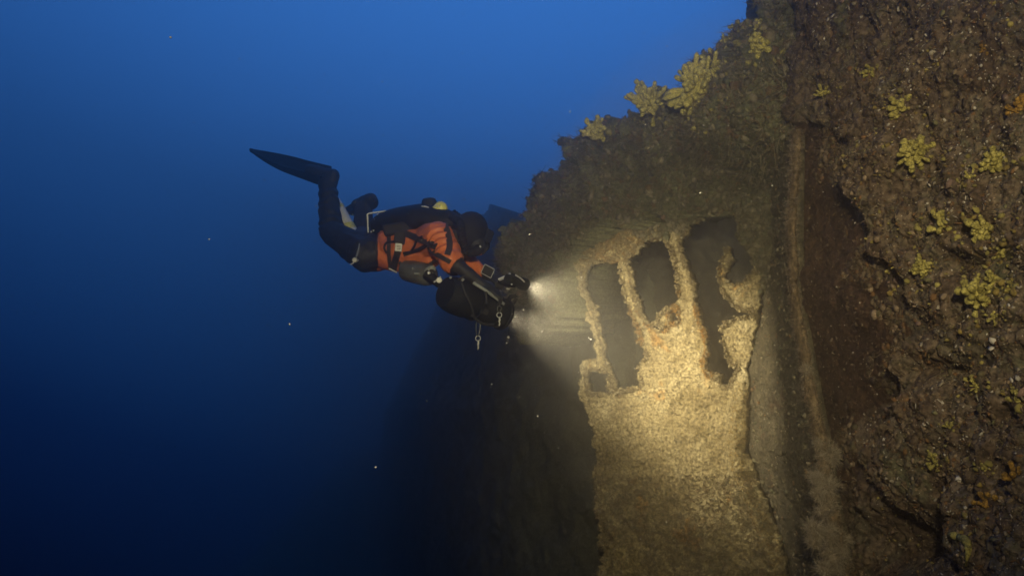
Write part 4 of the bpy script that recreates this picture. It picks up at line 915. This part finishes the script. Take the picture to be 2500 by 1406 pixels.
# ------------------------------------------------------------------ drifting particles in the water
st = Stuff(); n = 900
d = 2.0+rng.random(n)*4.5; x = rng.uniform(-60, 2560, n); y = rng.uniform(-40, 1450, n)
pp = np.array([P(*q) for q in zip(x, y, d)]); st.blobs(pp, rng.normal(0, 1, (n, 3))/1.7, 0.0007+0.0021*rng.random(n)**4, PALE, flat=(0.4, 1.0))
n = 320; pp = np.array([P(*q) for q in zip(rng.uniform(1300, 1800, n), rng.uniform(640, 1150, n), rng.uniform(4.7, 5.4, n))]); st.blobs(pp, rng.normal(0, 1, (n, 3))/1.7, 0.0009+0.0026*rng.random(n)**3, PALE)
o = st.build('drifting_particles', None, M['pale']); o['label'] = 'tiny pale specks drifting in the blue water'; o['category'] = 'particles'

# ------------------------------------------------------------------ sea floor and the water's haze
nx = 60; gx, gy = np.meshgrid(np.linspace(-12.8, 13.8, nx), np.linspace(-3.5, 65, nx)); gp = np.stack([gx.ravel(), gy.ravel(), np.zeros(nx*nx)], 1)
gp[:, 2] = -13.2+0.25*fbm(gp, 0.4, 4); idx = np.arange(nx*nx).reshape(nx, nx); q = np.stack([idx[:-1, :-1], idx[:-1, 1:], idx[1:, 1:], idx[1:, :-1]], -1).reshape(-1, 4)
me = bpy.data.meshes.new('seabed'); me.from_pydata(gp.tolist(), [], q.tolist()); me.update(); o = link('seabed', me, None, (M['silt'],)); o['kind'] = 'structure'

mb = MB(); mb.box((0.5, 31, -5.0), (13.5, 0, 0), (0, 35, 0), (0, 0, 9.5)); hz = mb.mesh('haze', False)
hm = bpy.data.materials.new('haze'); hm.use_nodes = True; t = hm.node_tree; t.nodes.clear(); o_ = t.nodes.new('ShaderNodeOutputMaterial'); pv = t.nodes.new('ShaderNodeVolumePrincipled')
pv.inputs['Color'].default_value = (0.78, 0.74, 0.72, 1); pv.inputs['Density'].default_value = 0.056; pv.inputs['Anisotropy'].default_value = 0.93
t.links.new(pv.outputs['Volume'], o_.inputs['Volume'])
ho = link('haze', hz, None, (hm,)); ho['kind'] = 'stuff'; ho.display_type = 'WIRE'

# extra haze volumes, added to thicken the beams and the murk round the wreck
def silt(c, ax, ay, az, dens, name='added_haze'):
    mb = MB(); mb.ball(c, 0, 40, 0, (Vector(ax), Vector(ay), Vector(az))); me = mb.mesh(name)
    cm = bpy.data.materials.new(name); cm.use_nodes = True; t = cm.node_tree; t.nodes.clear(); o_ = t.nodes.new('ShaderNodeOutputMaterial'); pv = t.nodes.new('ShaderNodeVolumePrincipled')
    pv.inputs['Color'].default_value = (0.86, 0.84, 0.68, 1); pv.inputs['Density'].default_value = dens; pv.inputs['Anisotropy'].default_value = 0.0
    t.links.new(pv.outputs['Volume'], o_.inputs['Volume']); so = link(name, me, None, (cm,)); so['kind'] = 'stuff'
silt(P(1430, 820, 5.40), (0.66, 0.35, 0), (-0.35, 0.58, 0), (0, 0, 0.62), 0.022)
silt(P(1960, 740, 5.8), (2.1, 0, 0), (0, 2.3, 0), (0, 0, 2.2), 0.04)
